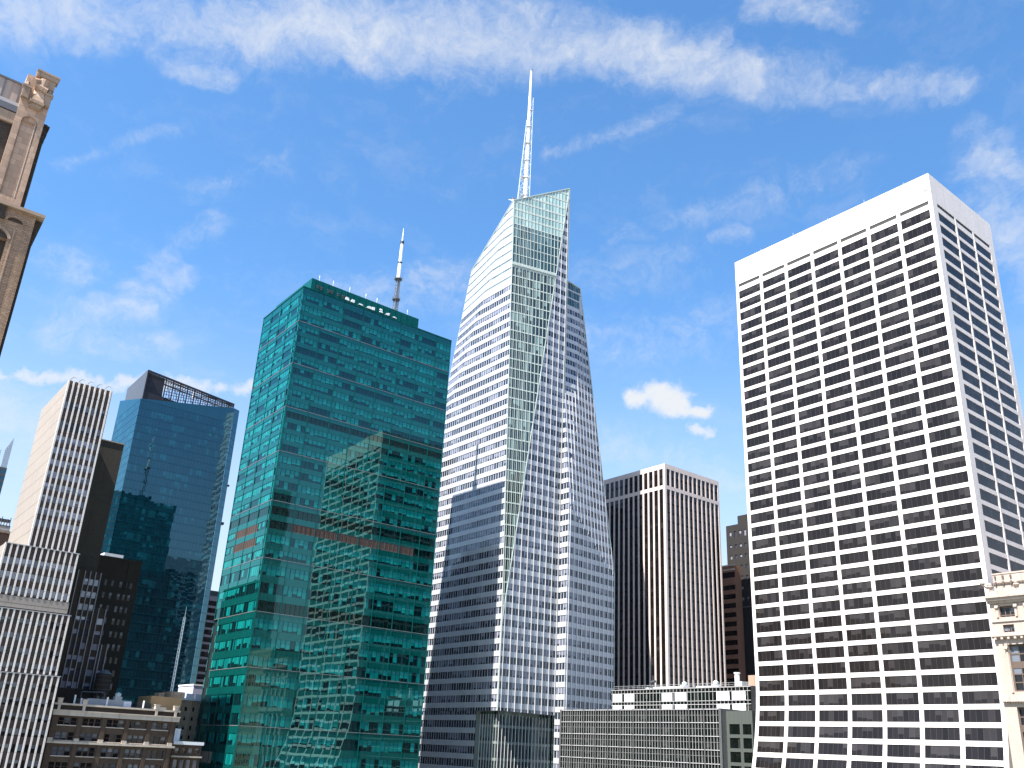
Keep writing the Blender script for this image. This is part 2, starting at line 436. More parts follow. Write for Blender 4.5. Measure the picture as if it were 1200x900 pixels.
MT['chamfer_wall'] = panel_mat('pale_green_frame', (.38, .43, .40), 1.45, (1, 1, 1), .1, (1.52, 40.), .8, .06)
MT['podium_glass'] = glass_mat('green_podium_glass', (.010, .026, .022), (.06, .095, .085), .4, 1.5, (.9, 1, .97), .004, .002, .12, (.14, .155, .145), 4., .6)
MT['fin'] = plain('white_fin', (.44, .43, .435), .35)
MT['pinkstone'] = wall_mat('pink_granite', (.58, .485, .435), .7, .06, (3., 3.9), (.44, .36, .32), .025, .02, streak=.12)
MT['black_glass'] = glass_mat('smoked_glass', (.006, .005, .0055), (.018, .0155, .0145), .35, 1.42, (.85, .85, .9), .004, .002, .05, (.010, .008, .007), 2., .3, hline=.22)
MT['concrete'] = wall_mat('pale_concrete', (.27, .235, .205), .8, .08, (40., 3.75), (.135, .12, .105), .10, .01, streak=.2)
MT['concrete_fin'] = wall_mat('white_concrete', (.62, .58, .54), .7, .05, (40., 3.75), (.32, .29, .27), .06, streak=.12)
MT['brown_panel'] = wall_mat('brown_panel', (.062, .040, .034), .6, .1, (40., 3.75), (.035, .025, .02), .05, .1)
MT['sky_glass'] = glass_mat('lavender_glass', (.035, .036, .05), (.22, .22, .27), .62, 1.9, (.92, .95, 1.), .006, .004, .0, group=3., full=.4)
MT['brown_brick'] = wall_mat('brown_brick', (.052, .042, .033), .85, .14, (.6, .25), (.035, .03, .025), .03, .12, streak=.2)
MT['dark_brick'] = wall_mat('dark_brown_brick', (.042, .029, .022), .85, .14, (.6, .25), (.03, .02, .016), .03, .12, streak=.2)
MT['grey_fin'] = plain('grey_stone_fin', (.20, .20, .22), .6)
MT['blue_glass'] = glass_mat('blue_glass', (.002, .014, .022), (.004, .040, .054), .30, 2.05, (.45, .86, 1.), .0026, .0016, .05, (.004, .03, .04), 4., .4, hline=.06)
MT['blue_span'] = panel_mat('blue_spandrel_glass', (.003, .022, .032), 2.05, (.45, .86, 1.), .01, (1.5, 40.), .6, .04, .1, .0016)
MT['steel'] = panel_mat('dark_steel_cladding', (.030, .030, .038), 1.25, (1, 1, 1), .4, (3., 1.2), .75, .04)
MT['old_brick'] = wall_mat('old_brown_brick', (.078, .052, .037), .85, .14, (.6, .22), (.06, .042, .032), .03, .12, streak=.15)
MT['cream'] = wall_mat('cream_stone', (.46, .39, .325), .75, .14, None, streak=.3)
MT['old_glass'] = glass_mat('old_window_glass', (.010, .011, .014), (.12, .135, .165), .6, 1.45, (1, 1, 1), .01, .004, .10, (.05, .04, .032), 2., .15)
MT['tan_brick'] = wall_mat('tan_brick', (.36, .26, .17), .85, .12, (.6, .22), (.28, .2, .14), .03, .12, streak=.2)
MT['ochre'] = wall_mat('ochre_plaster', (.34, .22, .11), .8, .1)
MT['roof'] = wall_mat('grey_roofing', (.22, .21, .20), .9, .15)
MT['white_roof'] = wall_mat('white_roofing', (.72, .72, .76), .8, .06)
MT['hbo_glass'] = glass_mat('dark_grid_glass', (.004, .006, .005), (.03, .03, .028), .28, 1.42, (.9, 1, .97), .004, .002, .0, group=2., full=.4)
MT['hbo_span'] = glass_mat('dark_grid_spandrel', (.007, .009, .008), (.012, .012, .012), .4, 1.42, (.9, 1, .97), .004, .002, .0)
MT['hbo_mull'] = plain('pale_mullion', (.40, .39, .38), .4)
MT['hbo_grey'] = plain('grey_mullion', (.10, .10, .10), .5)
MT['hbo_bay'] = panel_mat('grey_panel', (.075, .082, .075), 1.45, (1, 1, 1), .1, (1.2, 40.), .8, .05)
MT['pale_green'] = panel_mat('pale_green_panel', (.17, .205, .18), 1.45, (1, 1, 1), .1, (1.2, 40.), .8, .05)
MT['orange_stone'] = wall_mat('orange_brown_stone', (.20, .105, .066), .8, .1, streak=.1)
MT['near_black'] = wall_mat('soot_brick', (.024, .022, .021), .85, .14, (.6, .25), (.018, .016, .016), .03, .1)
MT['limestone'] = wall_mat('warm_limestone', (.40, .318, .272), .75, .08, (1.4, .62), (.29, .225, .19), .018, .03, streak=.16)
MT['limestone_plain'] = wall_mat('carved_limestone', (.40, .322, .276), .75, .14, streak=.3)
MT['bronze'] = plain('bronze_frame', (.10, .07, .055), .5)
MT['tan_stone'] = wall_mat('tan_sandstone', (.42, .285, .205), .85, .10, (1.0, .72), (.27, .185, .135), .02, .17, streak=.25)
MT['tan_rough'] = wall_mat('rough_tan_brick', (.34, .222, .148), .9, .22, (.42, .17), (.2, .135, .09), .03, .22, streak=.25)
MT['tan_trim'] = wall_mat('tan_trim_stone', (.33, .235, .17), .8, .2, streak=.35)
MT['shade_brick'] = wall_mat('shaded_brick', (.06, .046, .035), .9, .25, (.42, .17), (.035, .03, .025), .03, .25)  # dark copy of the tan brick, with recess and setback shade in its colour
MT['lead'] = plain('lead_roof', (.10, .10, .115), .6)
MT['green_net'] = plain('green_netting', (.55, .78, .58), .8)
MT['asphalt'] = wall_mat('asphalt', (.05, .05, .05), .9, .15)
MT['pavement'] = wall_mat('pavement', (.28, .27, .26), .9, .1, (1.5, 1.5), (.2, .2, .19), .02)
MT['lawn'] = wall_mat('lawn', (.06, .10, .03), .95, .2)
MT['line'] = plain('road_paint', (.75, .74, .70), .7)

# ------------------------------------------------------------------ ground
g = MB(); g.poly([(-4000, -4000, 0), (4000, -4000, 0), (4000, 4000, 0), (-4000, 4000, 0)])
structure(g.build('ground', MT['pavement']))
g = MB(); g.poly([(-242, -1200, .004), (-221, -1200, .004), (-221, 1200, .004), (-242, 1200, .004)])
structure(g.build('avenue', MT['asphalt']))
g = MB(); g.poly([(-221, 168, .008), (900, 168, .008), (900, 186, .008), (-221, 186, .008)])
g.poly([(-1500, 90, .008), (-242, 90, .008), (-242, 101, .008), (-1500, 101, .008)])
structure(g.build('street', MT['asphalt']))
g = MB()
for k in range(60):
    for x in (-235, -228.4): g.poly([(x, -300 + 12 * k, .012), (x + .15, -300 + 12 * k, .012), (x + .15, -296 + 12 * k, .012), (x, -296 + 12 * k, .012)])
structure(g.build('lane_markings', MT['line']))
g = MB(); g.poly([(-205, 40, .004), (60, 40, .004), (60, 150, .004), (-205, 150, .004)])
structure(g.build('park_lawn', MT['lawn']))

# ================================================================== white slab tower with the flared foot
def white_tower():
    T = thing('office_tower', 'white slab tower with dark ribbon windows and blank white top, tallest block at the right', 'office tower', (-112, 210, 0))
    x0, x1, y0, y1, zt = -141.9, -82.1, 193.75, 227.5, 192.
    p, h, n = 3.591, 2.56, 50
    tops = [181.68 - p * k for k in range(n)]
    rows = [(z - h, z) for z in tops if z - h > 4]
    def dy(z):
        q = max(0, 72 - z)
        return .0068 * q * q if q < 26 else .0068 * 676 + .354 * (q - 26)
    wall = MB(); slots = []
    scol = [(.95 + 8.41 * i, .95 + 8.41 * i + 7.46) for i in range(7)]
    ecol = [(2.55 + 9.78 * i, 2.55 + 9.78 * i + 8.95) for i in range(3)]
    wins = []
    def rec(face):
        def f(r, c):
            mb = MB(); wins.append((face, mb)); return mb
        return f
    # south face: vertical above z 72, then one facet per storey following the flare
    cut = [z - h - .6 for z in tops]; cut = [c for c in cut if 1 < c < 72] + [0.]
    top = max(c for c in cut if c < 72); F = facade([(x0, y0, top), (x1, y0, top), (x1, y0, zt), (x0, y0, zt)], rows + [(183.15, 184.2, 1)], wall, rec('S'), scol, .13, npan=6)
    fl = sorted([c for c in cut if c <= top], reverse=True)
    for a, b in zip(fl, fl[1:]):
        ya, yb = y0 - dy(a), y0 - dy(b)
        facade([(x0, yb, b), (x1, yb, b), (x1, ya, a), (x0, ya, a)], rows, wall, rec('S'), scol, .13, npan=6)
        wall.poly([(x1, yb, b), (x1, y0, b), (x1, y0, a), (x1, ya, a)]); wall.poly([(x0, y0, b), (x0, yb, b), (x0, ya, a), (x0, y0, a)])
    f4 = faces4(x0, x1, y0, y1, 0, zt)
    facade(f4['E'], rows + [(183.15, 184.2, 1)], wall, rec('E'), ecol, .13, npan=7)
    facade(f4['N'], rows, wall, rec('N'), scol, .13, npan=6)
    facade(f4['W'], rows, wall, rec('W'), ecol, .13, npan=7)
    wall.poly([(x0, y0, zt - .6), (x1, y0, zt - .6), (x1, y1, zt - .6), (x0, y1, zt - .6)])
    # pier strips a hand's breadth proud of the spandrels
    FS = Face([(x0, y0, 72), (x1, y0, 72), (x1, y0, 183), (x0, y0, 183)])
    pier = MB(); fins(FS, [.95 + 8.41 * i - .475 for i in range(1, 7)], 66, 183, .56, .06, pier)
    FE = Face([(x1, y0, 0), (x1, y1, 0), (x1, y1, 183), (x1, y0, 183)]); fins(FE, [2.55 + 9.78 * i - .41 for i in range(1, 3)], 0, 183, .56, .06, pier)
    wall.build('wall', MT['travertine'], T); pier.build('pier_strip', MT['travertine'], T)
    mats = [MT['grace_glass'], MT['slot']]
    def score(mb):
        c = Vector((0, 0, 0)); 
        for v in mb.v: c += v
        c /= len(mb.v); e1 = mb.v[1] - mb.v[0]; e2 = mb.v[2] - mb.v[1]
        n_ = e1.cross(e2); dv_ = CAM - c
        dd = dv_.dot(d_)
        if -dd < 0: return -1
        px = 598.65 - 1032.9 * dv_.dot(r2) / dv_.dot(d_); py = 488.25 + 1032.9 * dv_.dot(u2) / dv_.dot(d_)
        if not (0 < px < 1200 and 0 < py < 900): return -1
        return n_.dot(dv_) / dv_.length ** 3
    real = [(f, m) for f, m in wins if m.mi and m.mi[0] == 0]; sl_ = [m for f, m in wins if m.mi and m.mi[0] == 1]
    real.sort(key=lambda q: -score(q[1]) if score(q[1]) > 0 else 1)
    rest = MB()
    for i, (f, m) in enumerate(real):
        if i < 100: m.build('window', mats, T)
        else:
            k = len(rest.v); rest.v += m.v; rest.f += [[q + k for q in ff] for ff in m.f]; rest.uv += m.uv; rest.mi += m.mi
    o = rest.build('window', mats, T); o['kind'] = 'stuff'
    for m in sl_: m.build('vent_slot', mats, T)
    rl = MB()
    for a, b in (((x0 + .4, y0 + .5, 192), (x1 - .4, y0 + .5, 192)), ((x1 - .5, y0 + .4, 192), (x1 - .5, y1 - .4, 192))):
        rl.bar(a, b, .08, .08, (0, 0, 1)); 
    for i in range(5):
        x = x0 + 9 + i * 11; rl.tube((x, y0 + .7, 191.5), (x, y0 + .7, 193 + .4 * (i % 2)), .06)
    rl.build('roof_rail', MT['grey'], T)
    gr = MB(); gr.box(x1 - 1.75, x1 - .75, y0 - .12, y0 + .05, 187.3, 189.6); gr.build('vent_grille', MT['grey'], T)
    for z, s in ((173.2, 2.6), (164.5, 1.2), (139.5, 1.6), (121.2, 2.4), (116.4, 2.4), (101.9, 1.4), (98.2, 1.3)):
        nb = MB(); nb.box(x1 - .78, x1 - .15, y0 - .06, y0 + .05, z, z + s); nb.build('repair_netting', MT['green_net'], T)
white_tower()

# ================================================================== teal glass tower
def green_tower():
    T = thing('office_tower', 'teal green glass office tower with flat roof and a lattice antenna mast', 'office tower', (-263, 133, 0))
    SE, NE, NW, SW = (-247.6, 103.6), (-246.7, 163.2), (-279.2, 163.6), (-279.6, 103.9)
    zt = 191.8
    lines = [190.6, 179.1, 164., 149., 134.3, 118.5, 101., 85.3, 69.7, 54., 38.3, 22.6, 7.]
    cnt = [3, 4, 4, 4, 4, 4, 3, 3, 3, 3, 3, 3]
    fl = []
    for a, b, c in zip(lines, lines[1:], cnt):
        for k in range(c): fl.append((a - (a - b) * (k + 1) / c, (a - b) / c))
    dark_rows = {14, 15, 19, 20, 25, 10}
    dark_e = {19, 20, 11, 25}
    wall = MB(); bands = {}
    V = lambda p, z: (p[0], p[1], z)
    def rows(dk): 
        return [(z + .14, z + .62 * ph, 1 if i in dk else 0) for i, (z, ph) in enumerate(fl)][::-1]
    nr = len(fl)
    def get(r, c):
        return bands.setdefault(r, MB())
    q = [SE, NE, NW, SW]
    FE = facade([V(SE, 0), V(NE, 0), V(NE, zt), V(SE, zt)], rows(dark_e), wall, get, None, .14)
    # the lower south face stops 3 m short of the corner
    FS = facade([V(SW, 85.3), V(SE, 85.3), V(SE, zt), V(SW, zt)], rows({19}), wall, lambda r, c: get(r + nr - sum(1 for z, ph in fl if z >= 85.2), c), None, .14)
    SW2 = (-276.3, 103.87)
    FS2 = facade([V(SW2, 0), V(SE, 0), V(SE, 85.3), V(SW2, 85.3)], rows({24, 25}), wall, get, None, .14)
    facade([V(NE, 0), V(NW, 0), V(NW, zt), V(NE, zt)], rows(set()), wall, get, None, .14)
    facade([V(NW, 0), V(SW, 0), V(SW, zt), V(NW, zt)], rows(set()), wall, get, None, .14)
    wall.poly([V(SE, zt - .3), V(NE, zt - .3), V(NW, zt - .3), V(SW, zt - .3)])
    wall.build('wall', MT['green_spandrel'], T)
    for r in sorted(bands): bands[r].build('window_band', [MT['green_glass'], MT['green_dark']], T)
    # vertical cover strips every fifth pane, corner posts, pale ledges every third or fourth storey
    mb = MB()
    fins(FE, [.25] + [7.6 * k for k in range(1, 8)] + [FE.w - .25], 0, zt, .22, .10, mb); fins(FS, [.2] + [7.6 * k for k in range(1, 5)] + [FS.w - .2], 0, zt, .22, .10, mb)
    fins(FS2, [FS2.w - .2] + [FS2.w - 6.1 * k for k in range(1, 5)], 0, 85.3, .2, .10, mb)
    mb.build('cover_strip', MT['green_metal'], T)
    for z in lines[1:-1]:
        m = MB(); m.bar(FE.at(0, z, .03), FE.at(FE.w, z, .03), .12, .12, (0, 0, 1))
        F_ = FS if z > 85 else FS2
        m.bar(F_.at(0, z, .03), F_.at(F_.w, z, .03), .12, .12, (0, 0, 1)); m.build('ledge', MT['ledge'], T)
    m = MB(); m.bar(FE.at(0, zt - .1, .05), FE.at(FE.w, zt - .1, .05), .35, .3, (0, 0, 1)); m.bar(FS.at(0, zt - .1, .05), FS.at(FS.w, zt - .1, .05), .35, .3, (0, 0, 1)); m.build('coping', MT['green_metal'], T)
    # brown plant-room louvers
    z20, p20 = fl[20]; z21, p21 = fl[21]
    def louver(F, u0, u1, z, ph, mat):
        m = MB(); m.poly([F.at(u0, z + .14, -.04), F.at(u1, z + .14, -.04), F.at(u1, z + .62 * ph, -.04), F.at(u0, z + .62 * ph, -.04)], [(u0, 0), (u1, 0), (u1, 1), (u0, 1)])
        n_ = int((u1 - u0) / 1.52)
        for k in range(n_ + 1): m.bar(F.at(u0 + k * (u1 - u0) / n_, z + .14, -.01), F.at(u0 + k * (u1 - u0) / n_, z + .62 * ph, -.01), .12, .08, F.U)
        m.build('louver', mat, T)
    louver(FE, 7.3, 51., z20, p20, MT['brown_louver'])
    louver(FS, 6.4, 24.2, z20, p20, MT['brown_louver']); louver(FS, 6.6, 24.4, z21, p21, MT['brown_louver'])
    zz, pz = fl[33] if len(fl) > 33 else fl[-1]
    zl = [f for f in fl if 42 < f[0] < 46]
    if zl: louver(FS2, .6, 12.4, zl[0][0], zl[0][1], MT['tan_louver'])
    # plain black box set back at the south-west corner
    m = MB(); m.box(-279.5, -276.35, 104.3, 112, 0, 85.1); m.build('corner_box', MT['black'], T)
    # plant storey on the roof
    m = MB(); px0, px1, py0, py1 = -275, -247.25, 106., 148.6
    f = faces4(px0, px1, py0, py1, zt - .3, 195.75)
    for k in f.values(): m.poly(k, [(p_[0] + p_[1], p_[2]) for p_ in k])
    m.poly([(px0, py0, 195.75), (px1, py0, 195.75), (px1, py1, 195.75), (px0, py1, 195.75)])
    FP = Face(f['E']); fins(FP, frange(1.2, FP.w, 2.4), zt, 195.8, .12, .10, m)
    PH = m.build('penthouse', MT['green_metal'], T)
    # what is left of the lettering: brackets, then broken white letter feet
    rnd = random.Random(3)
    for y in (107.9, 109.4, 112.0, 113.2, 115.6, 117.6, 118.9):
        m = MB()
        for a, b, s in ((0, .62, .42), (.45, .68, .36), (.1, .2, .3), (.5, .15, .3)):
            m.box(-247.25, -246.9, y + a, y + a + s, 192.6 + b, 192.6 + b + s)
        m.box(-247.2, -246.85, y + .15, y + .6, 192.5, 192.75); m.build('sign_bracket', MT['dark'], PH)
    def letter(pts):
        m = MB(); m.hexa([(-247.2, y, z) for y, z in pts], [(-246.8, y, z) for y, z in pts]); m.build('letter_fragment', MT['white'], PH)
    Z = 192.35
    letter([(118.6, Z), (120.3, Z), (120., Z + .95), (119., Z + 1.1)]); letter([(120.9, Z), (122.3, Z), (122.3, Z + 1.0), (121.3, Z + .95)])
    letter([(123.9, Z + .1), (125.8, Z + .1), (125.2, Z + .5), (124.2, Z + .5)])
    letter([(127., Z), (129., Z), (128.8, Z + .95), (127.6, Z + .7)]); letter([(129.3, Z), (130.3, Z), (130.3, Z + 1.15), (129.3, Z + 1.0)])
    letter([(132.2, Z + .2), (133.6, Z + .2), (133.4, Z + .75), (132.6, Z + .8)]); letter([(132.4, Z + 1.0), (133.3, Z + 1.0), (133.3, Z + 1.5), (132.4, Z + 1.5)])
    letter([(134.6, Z + .1), (136.2, Z + .1), (136.4, Z + 1.1), (135.2, Z + .8)]); letter([(137.6, Z + .1), (139.4, Z + .1), (138.6, Z + .5), (138., Z + .45)])
    # small whip aerials along the penthouse edge
    for y in (109., 114.2, 120.6, 127., 131.5, 148.2 - 4):
        m = MB(); m.tube((-248.2, y, 195.7), (-248.2, y, 198.2), .06, .04); m.tube((-248.2, y, 197.1), (-248.2, y, 198.2), .11, .1); m.build('whip_aerial', MT['white'], PH)
    # antenna mast
    ax, ay = -262., 146.8
    MA = MB()
    for a, b in ((1, 1), (1, -1), (-1, 1), (-1, -1)): MA.bar((ax + .85 * a, ay + .85 * b, 195.7), (ax + .5 * a, ay + .5 * b, 217.6), .2, .2, (1, 0, 0))
    for k in range(15):
        z = 196 + k * 1.44; w0 = .85 - .35 * (z - 195.7) / 22; w1 = .85 - .35 * (z + 1.44 - 195.7) / 22
        for a, b, c, d2 in ((1, 1, 1, -1), (1, -1, -1, -1), (-1, -1, -1, 1), (-1, 1, 1, 1)):
            MA.bar((ax + w0 * a, ay + w0 * b, z), (ax + w1 * c, ay + w1 * d2, z + 1.44), .09, .09, (.3, .5, .2))
            MA.bar((ax + w1 * a, ay + w1 * b, z + 1.44), (ax + w1 * c, ay + w1 * d2, z + 1.44), .09, .09, (.3, .5, .2))
    mast = MA.build('antenna_mast', MT['mast_grey'], T)
    m = MB()
    for z in (208.6, 217.4):
        m.tube((ax, ay, z), (ax, ay, z + .3), 1.5, 1.5, 12); 
        for k in range(8): m.tube((ax + 1.4 * math.cos(k * .785), ay + 1.4 * math.sin(k * .785), z + .3), (ax + 1.4 * math.cos(k * .785), ay + 1.4 * math.sin(k * .785), z + 1.2), .09)
    m.build('platform', MT['dark'], mast)
    m = MB(); m.tube((ax, ay, 217.7), (ax, ay, 224.5), .72, .68, 10); m.tube((ax, ay, 225.1), (ax, ay, 233.3), .6, .56, 10); m.tube((ax, ay, 234.4), (ax, ay, 240.3), .3, .1, 8); m.build('radome', MT['white'], mast)
    m = MB(); m.tube((ax, ay, 224.5), (ax, ay, 225.1), .8, .8, 10); m.tube((ax, ay, 233.3), (ax, ay, 234.4), .75, .75, 10); m.build('collar', MT['black'], mast)
green_tower()

# ================================================================== crystal skyscraper with the spire
def crystal():
    T = thing('skyscraper', 'tall faceted white and glass skyscraper with slanted top and white lattice spire', 'skyscraper', (-272, 222, 0))
    xe, ys, yn = -247.5, 194., 220.2
    V0 = (xe, ys, 93.); tip = (xe, yn, 287.); T1 = (-253.8, ys, 271.7)
    bx = lambda z: -253.8 - (271.7 - z) * .4337
    wy = lambda x, z: 194 + .19 * (bx(z) - x)
    xw = -297.; zb = 271.7 - (253.8 - 297) / -.4337 * -1 if False else 271.7 - (297 - 253.8) / .4337
    BE = (xw, ys, zb); K0 = (-289.8, wy(-289.8, 253.9), 253.9); K1 = (-296.8, wy(-296.8, 199.6), 199.6)
    zc = 63.8
    p = 4.238
    bands = {}
    span, span_ch, pod = MB(), MB(), MB()
    # storeys: k counts down from the top row of ordinary windows
    low = [(230.15 - p * k - 2.42, 230.15 - p * k, 0) for k in range(0, 54)]
    up_s = [(234.5 + 4.2 * k - .95, 234.5 + 4.2 * k, 1) for k in range(0, 12)]
    up_e = [(234.5 + 4.2 * k - 2.3, 234.5 + 4.2 * k, 0) for k in range(0, 13)]
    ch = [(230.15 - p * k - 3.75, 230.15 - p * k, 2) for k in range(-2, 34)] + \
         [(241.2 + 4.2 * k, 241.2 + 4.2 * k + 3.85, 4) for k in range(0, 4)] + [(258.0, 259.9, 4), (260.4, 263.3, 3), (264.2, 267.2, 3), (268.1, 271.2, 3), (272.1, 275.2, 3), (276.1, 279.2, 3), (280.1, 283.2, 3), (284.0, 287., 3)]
    def run(F, rows, wall, depth=.16, wm=0, pane=1.52, own=None):
        if not isinstance(F, Face): F = Face(F)
        rows = sorted(r for r in rows if r[1] > F.z0 and r[0] < F.z1)
        def get(r, c):
            key = round((rows[r][1] - 230.15) / p) * 2
            if own and rows[r][1] > own: key += 1
            return bands.setdefault(key, MB())
        return facade(F, rows, wall, get, None, depth, pane)
    lowc = [r for r in low if r[0] > zc]
    FS = run([(xw, ys, zc), (xe, ys, zc), V0, T1, BE], low + up_s, span)
    FW = run([BE, T1, K0, K1], low + up_s, span)
    FE = run([(xe, ys, zc), (xe, yn, zc), tip, V0], low + up_e, span)
    FC = run([V0, tip, T1], ch, span_ch, .10)
    # north half
    A = (-242.5, 219.9, 141.); Kb = (-246., 248., 117.); Tp = (-253.2, 233., 243.5); TL = (-253.3, 219.9, 245.5)
    FN1 = run([(-242.5, 219.9, 0), (-246., 248., 0), Kb, A], low, span)
    FN2 = run([A, Kb, Tp], low, span)
    FN3 = run([A, Tp, TL], low + [(z0, z1 + 1.2, 4) for z0, z1, _ in up_e], span, own=231.)
    FN4 = run([(xe - .02, 219.9, 0), (-242.5, 219.9, 0), A, (xe - .02, 219.9, 189.4)], low, span)
    # hidden sides close the volumes
    back = MB()
    def fan(*pts):
        for k in range(1, len(pts) - 1): back.poly([pts[0], pts[k], pts[k + 1]])
    N0 = (-290., yn, 256.)
    fan(T1, tip, N0, K0); fan((xw, yn, 0), (xw, ys, 0), BE, K1, K0, N0); fan(tip, (xe, yn, 190), (xw, yn, 190), N0); fan((xe, yn, 0), (xw, yn, 0), (xw, yn, 190), (xe, yn, 190))
    NB, NC = (-292., 252., 117.), (-288., 240., 240.)
    fan((-246., 248., 0), (-292., 252., 0), NB, Kb); fan(Kb, NB, NC, Tp); fan(Tp, NC, (-288., 221., 245.), TL); fan((-292., 252., 0), (-292., 221., 0), (-288., 221., 245.), NC, NB)
    back.build('rear_wall', MT['boa_wall'], T)
    # podium: corner cut back under a soffit
    run([(xw, ys, 0), (-259.5, ys, 0), (-259.5, ys, zc), (xw, ys, zc)], low, span)
    pr = [(zc - 5.3 * (k + 1) + .9, zc - 5.3 * k - (0 if k else .1), 5) for k in range(11)]
    FP1 = run([(-259.5, 195.8, 0), (-249.4, 195.8, 0), (-249.4, 195.8, zc), (-259.5, 195.8, zc)], pr, pod)
    FP2 = run([(-249.4, 195.8, 0), (-249.4, 219.9, 0), (-249.4, 219.9, zc), (-249.4, 195.8, zc)], pr, pod)
    pod.poly([(-259.5, 195.8, 0), (-259.5, ys, 0), (-259.5, ys, zc), (-259.5, 195.8, zc)])
    pod.poly([(-259.5, ys, zc - .02), (xe, ys, zc - .02), (xe, yn, zc - .02), (-259.5, yn, zc - .02)][::-1])
    pf = MB(); fins(FP2, frange(.5, FP2.w, 1.5), 0, zc - 1, .13, .22, pf); fins(FP1, frange(.5, FP1.w, 1.5), 0, zc - 1, .13, .22, pf)
    span.build('wall', MT['boa_wall'], T); span_ch.build('corner_frame', MT['chamfer_wall'], T)
    pod.build('podium_wall', MT['pale_green'], T); pf.build('podium_fin', MT['fin'], T)
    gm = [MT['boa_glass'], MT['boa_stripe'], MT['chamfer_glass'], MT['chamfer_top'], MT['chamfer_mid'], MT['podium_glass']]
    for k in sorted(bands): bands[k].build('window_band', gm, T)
    # white fins on the east faces, mullions on the slanted corner
    m = MB(); fins(FE, frange(1.2, FE.w, 3.04), zc, 287, .10, .26, m); fins(FN1, frange(.8, FN1.w, 2.6), 0, 140, .11, .3, m)
    fins(FN2, frange(.6, FN2.w, 2.2), 0, 250, .11, .3, m); fins(FN3, frange(.8, FN3.w, 1.9), 0, 188, .10, .22, m); m.build('fin', MT['fin'], T)
    m = MB(); fins(FC, frange(.4, FC.w, 1.62), 90, 290, .14, .16, m); m.build('mullion', MT['chamfer_wall'], T)
    m = MB(); fins(FS, frange(.3, FS.w, 6.1), zc, 275, .10, .04, m); m.build('mullion', MT['fin'], T)
    # edges, the beam across the corner, coping
    m = MB(); m.bar(V0, tip, .3, .3, (1, 0, 0)); m.bar(V0, T1, .25, .25, (1, 0, 0)); m.bar((xe, yn, zc), tip, .36, .36, (1, 0, 0)); m.bar(T1, tip, .35, .5, (0, 0, 1)); m.bar(T1, K0, .4, .4, (0, 0, 1))
    m.bar((xe, ys, zc), V0, .3, .3, (1, 0, 0)); m.bar(Kb, Tp, .4, .4, (1, 0, 0)); m.bar((-246, 248, 0), Kb, .35, .35, (1, 0, 0)); m.bar(Tp, TL, .4, .4, (0, 0, 1)); m.build('edge_trim', MT['chamfer_wall'], T)
    zb_ = 240.2
    k = (zb_ - 93) / (287 - 93); e1 = (xe, ys + (yn - ys) * k, zb_); k2 = (zb_ - 93) / (271.7 - 93); e2 = (xe + (-253.8 - xe) * k2, ys, zb_)
    nrm = FC.n; m = MB(); m.bar(Vector(e1) + nrm * .15, Vector(e2) + nrm * .15, 1.1, .5, (0, 0, 1)); m.build('cross_beam', MT['chamfer_wall'], T)
    # spire: four-legged lattice round a white tube, one pair of legs reaching higher
    sx, sy = -259.0, 204.2
    zt_ = 351.2
    m = MB(); m.tube((sx, sy, 262), (sx, sy, 300), .95, .9, 12); m.tube((sx, sy, 300), (sx, sy, 335), .88, .66, 12); m.tube((sx, sy, 335), (sx, sy, zt_), .64, .42, 10); S = m.build('spire', MT['white'], T)
    m = MB(); m.tube((sx, sy, zt_), (sx, sy, zt_ + 1.1), .5, .4, 8); m.build('beacon', MT['dark'], S)
    L = MB()
    rr, uu = r2, Vector((0, 0, 1)); rr = Vector((r2.x, r2.y, 0)).normalized(); rp = rr.cross(uu)
    def legpt(sgn, dep, z):
        if sgn < 0: w = 4.1 - (z - 264) * (4.1 - .9) / (324 - 264)      # left legs lean in to the tube
        else: w = 2.0 - (z - 264) * (2.0 - 1.55) / (334 - 264)
        return Vector((sx, sy, z)) + rr * sgn * w + rp * dep * (2.2 - (z - 264) * .022)
    for sgn, ztop in ((-1, 322), (1, 335)):
        for dep in (-1, 1): L.bar(legpt(sgn, dep, 262), legpt(sgn, dep, ztop), .22, .22, rr)
    z = 266.; i = 0
    while z < 334:
        z2 = z + 6.2
        for sgn in (-1, 1):
            if sgn < 0 and z2 > 324: continue
            L.bar(legpt(sgn, -1, z), legpt(sgn, 1, min(z2, 334)), .10, .10, rr); L.bar(legpt(sgn, 1, z), legpt(sgn, -1, min(z2, 334)), .10, .10, rr)
            L.bar(legpt(sgn, -1, z), Vector((sx, sy, min(z2, 334))), .11, .11, rp); L.bar(legpt(sgn, 1, z2 if z2 < 334 else 334), Vector((sx, sy, z)), .10, .10, rp)
        if z2 < 324:
            for dep in (-1, 1):
                L.bar(legpt(-1, dep, z), legpt(1, dep, z), .14, .14, rp); L.bar(legpt(-1, dep, z), legpt(1, dep, z2), .09, .09, rp); L.bar(legpt(1, dep, z), legpt(-1, dep, z2), .09, .09, rp)
        z = z2; i += 1
    L.build('lattice', MT['pale_steel'], S)
    P = MB(); z = 272.
    while z < 330:
        a, b = (legpt(-1, 0, z) if z < 320 else Vector((sx, sy, z))), legpt(1, 0, z)
        c = (a + b) / 2; w = (b - a).length * .36
        P.hexa([c + rr * w * q[0] + rp * 1.2 * q[1] for q in ((-1, -1), (1, -1), (1, 1), (-1, 1))], [c + rr * w * q[0] + rp * 1.2 * q[1] + uu * .3 for q in ((-1, -1), (1, -1), (1, 1), (-1, 1))]); z += 9.3
    P.build('platform', MT['grey'], S)
    B = MB(); b0 = Vector((sx, sy, 0)) + rr * 2.0; b0.z = 275.6; b1 = Vector((sx, sy, 0)) - rr * 5.6; b1.z = 278.8
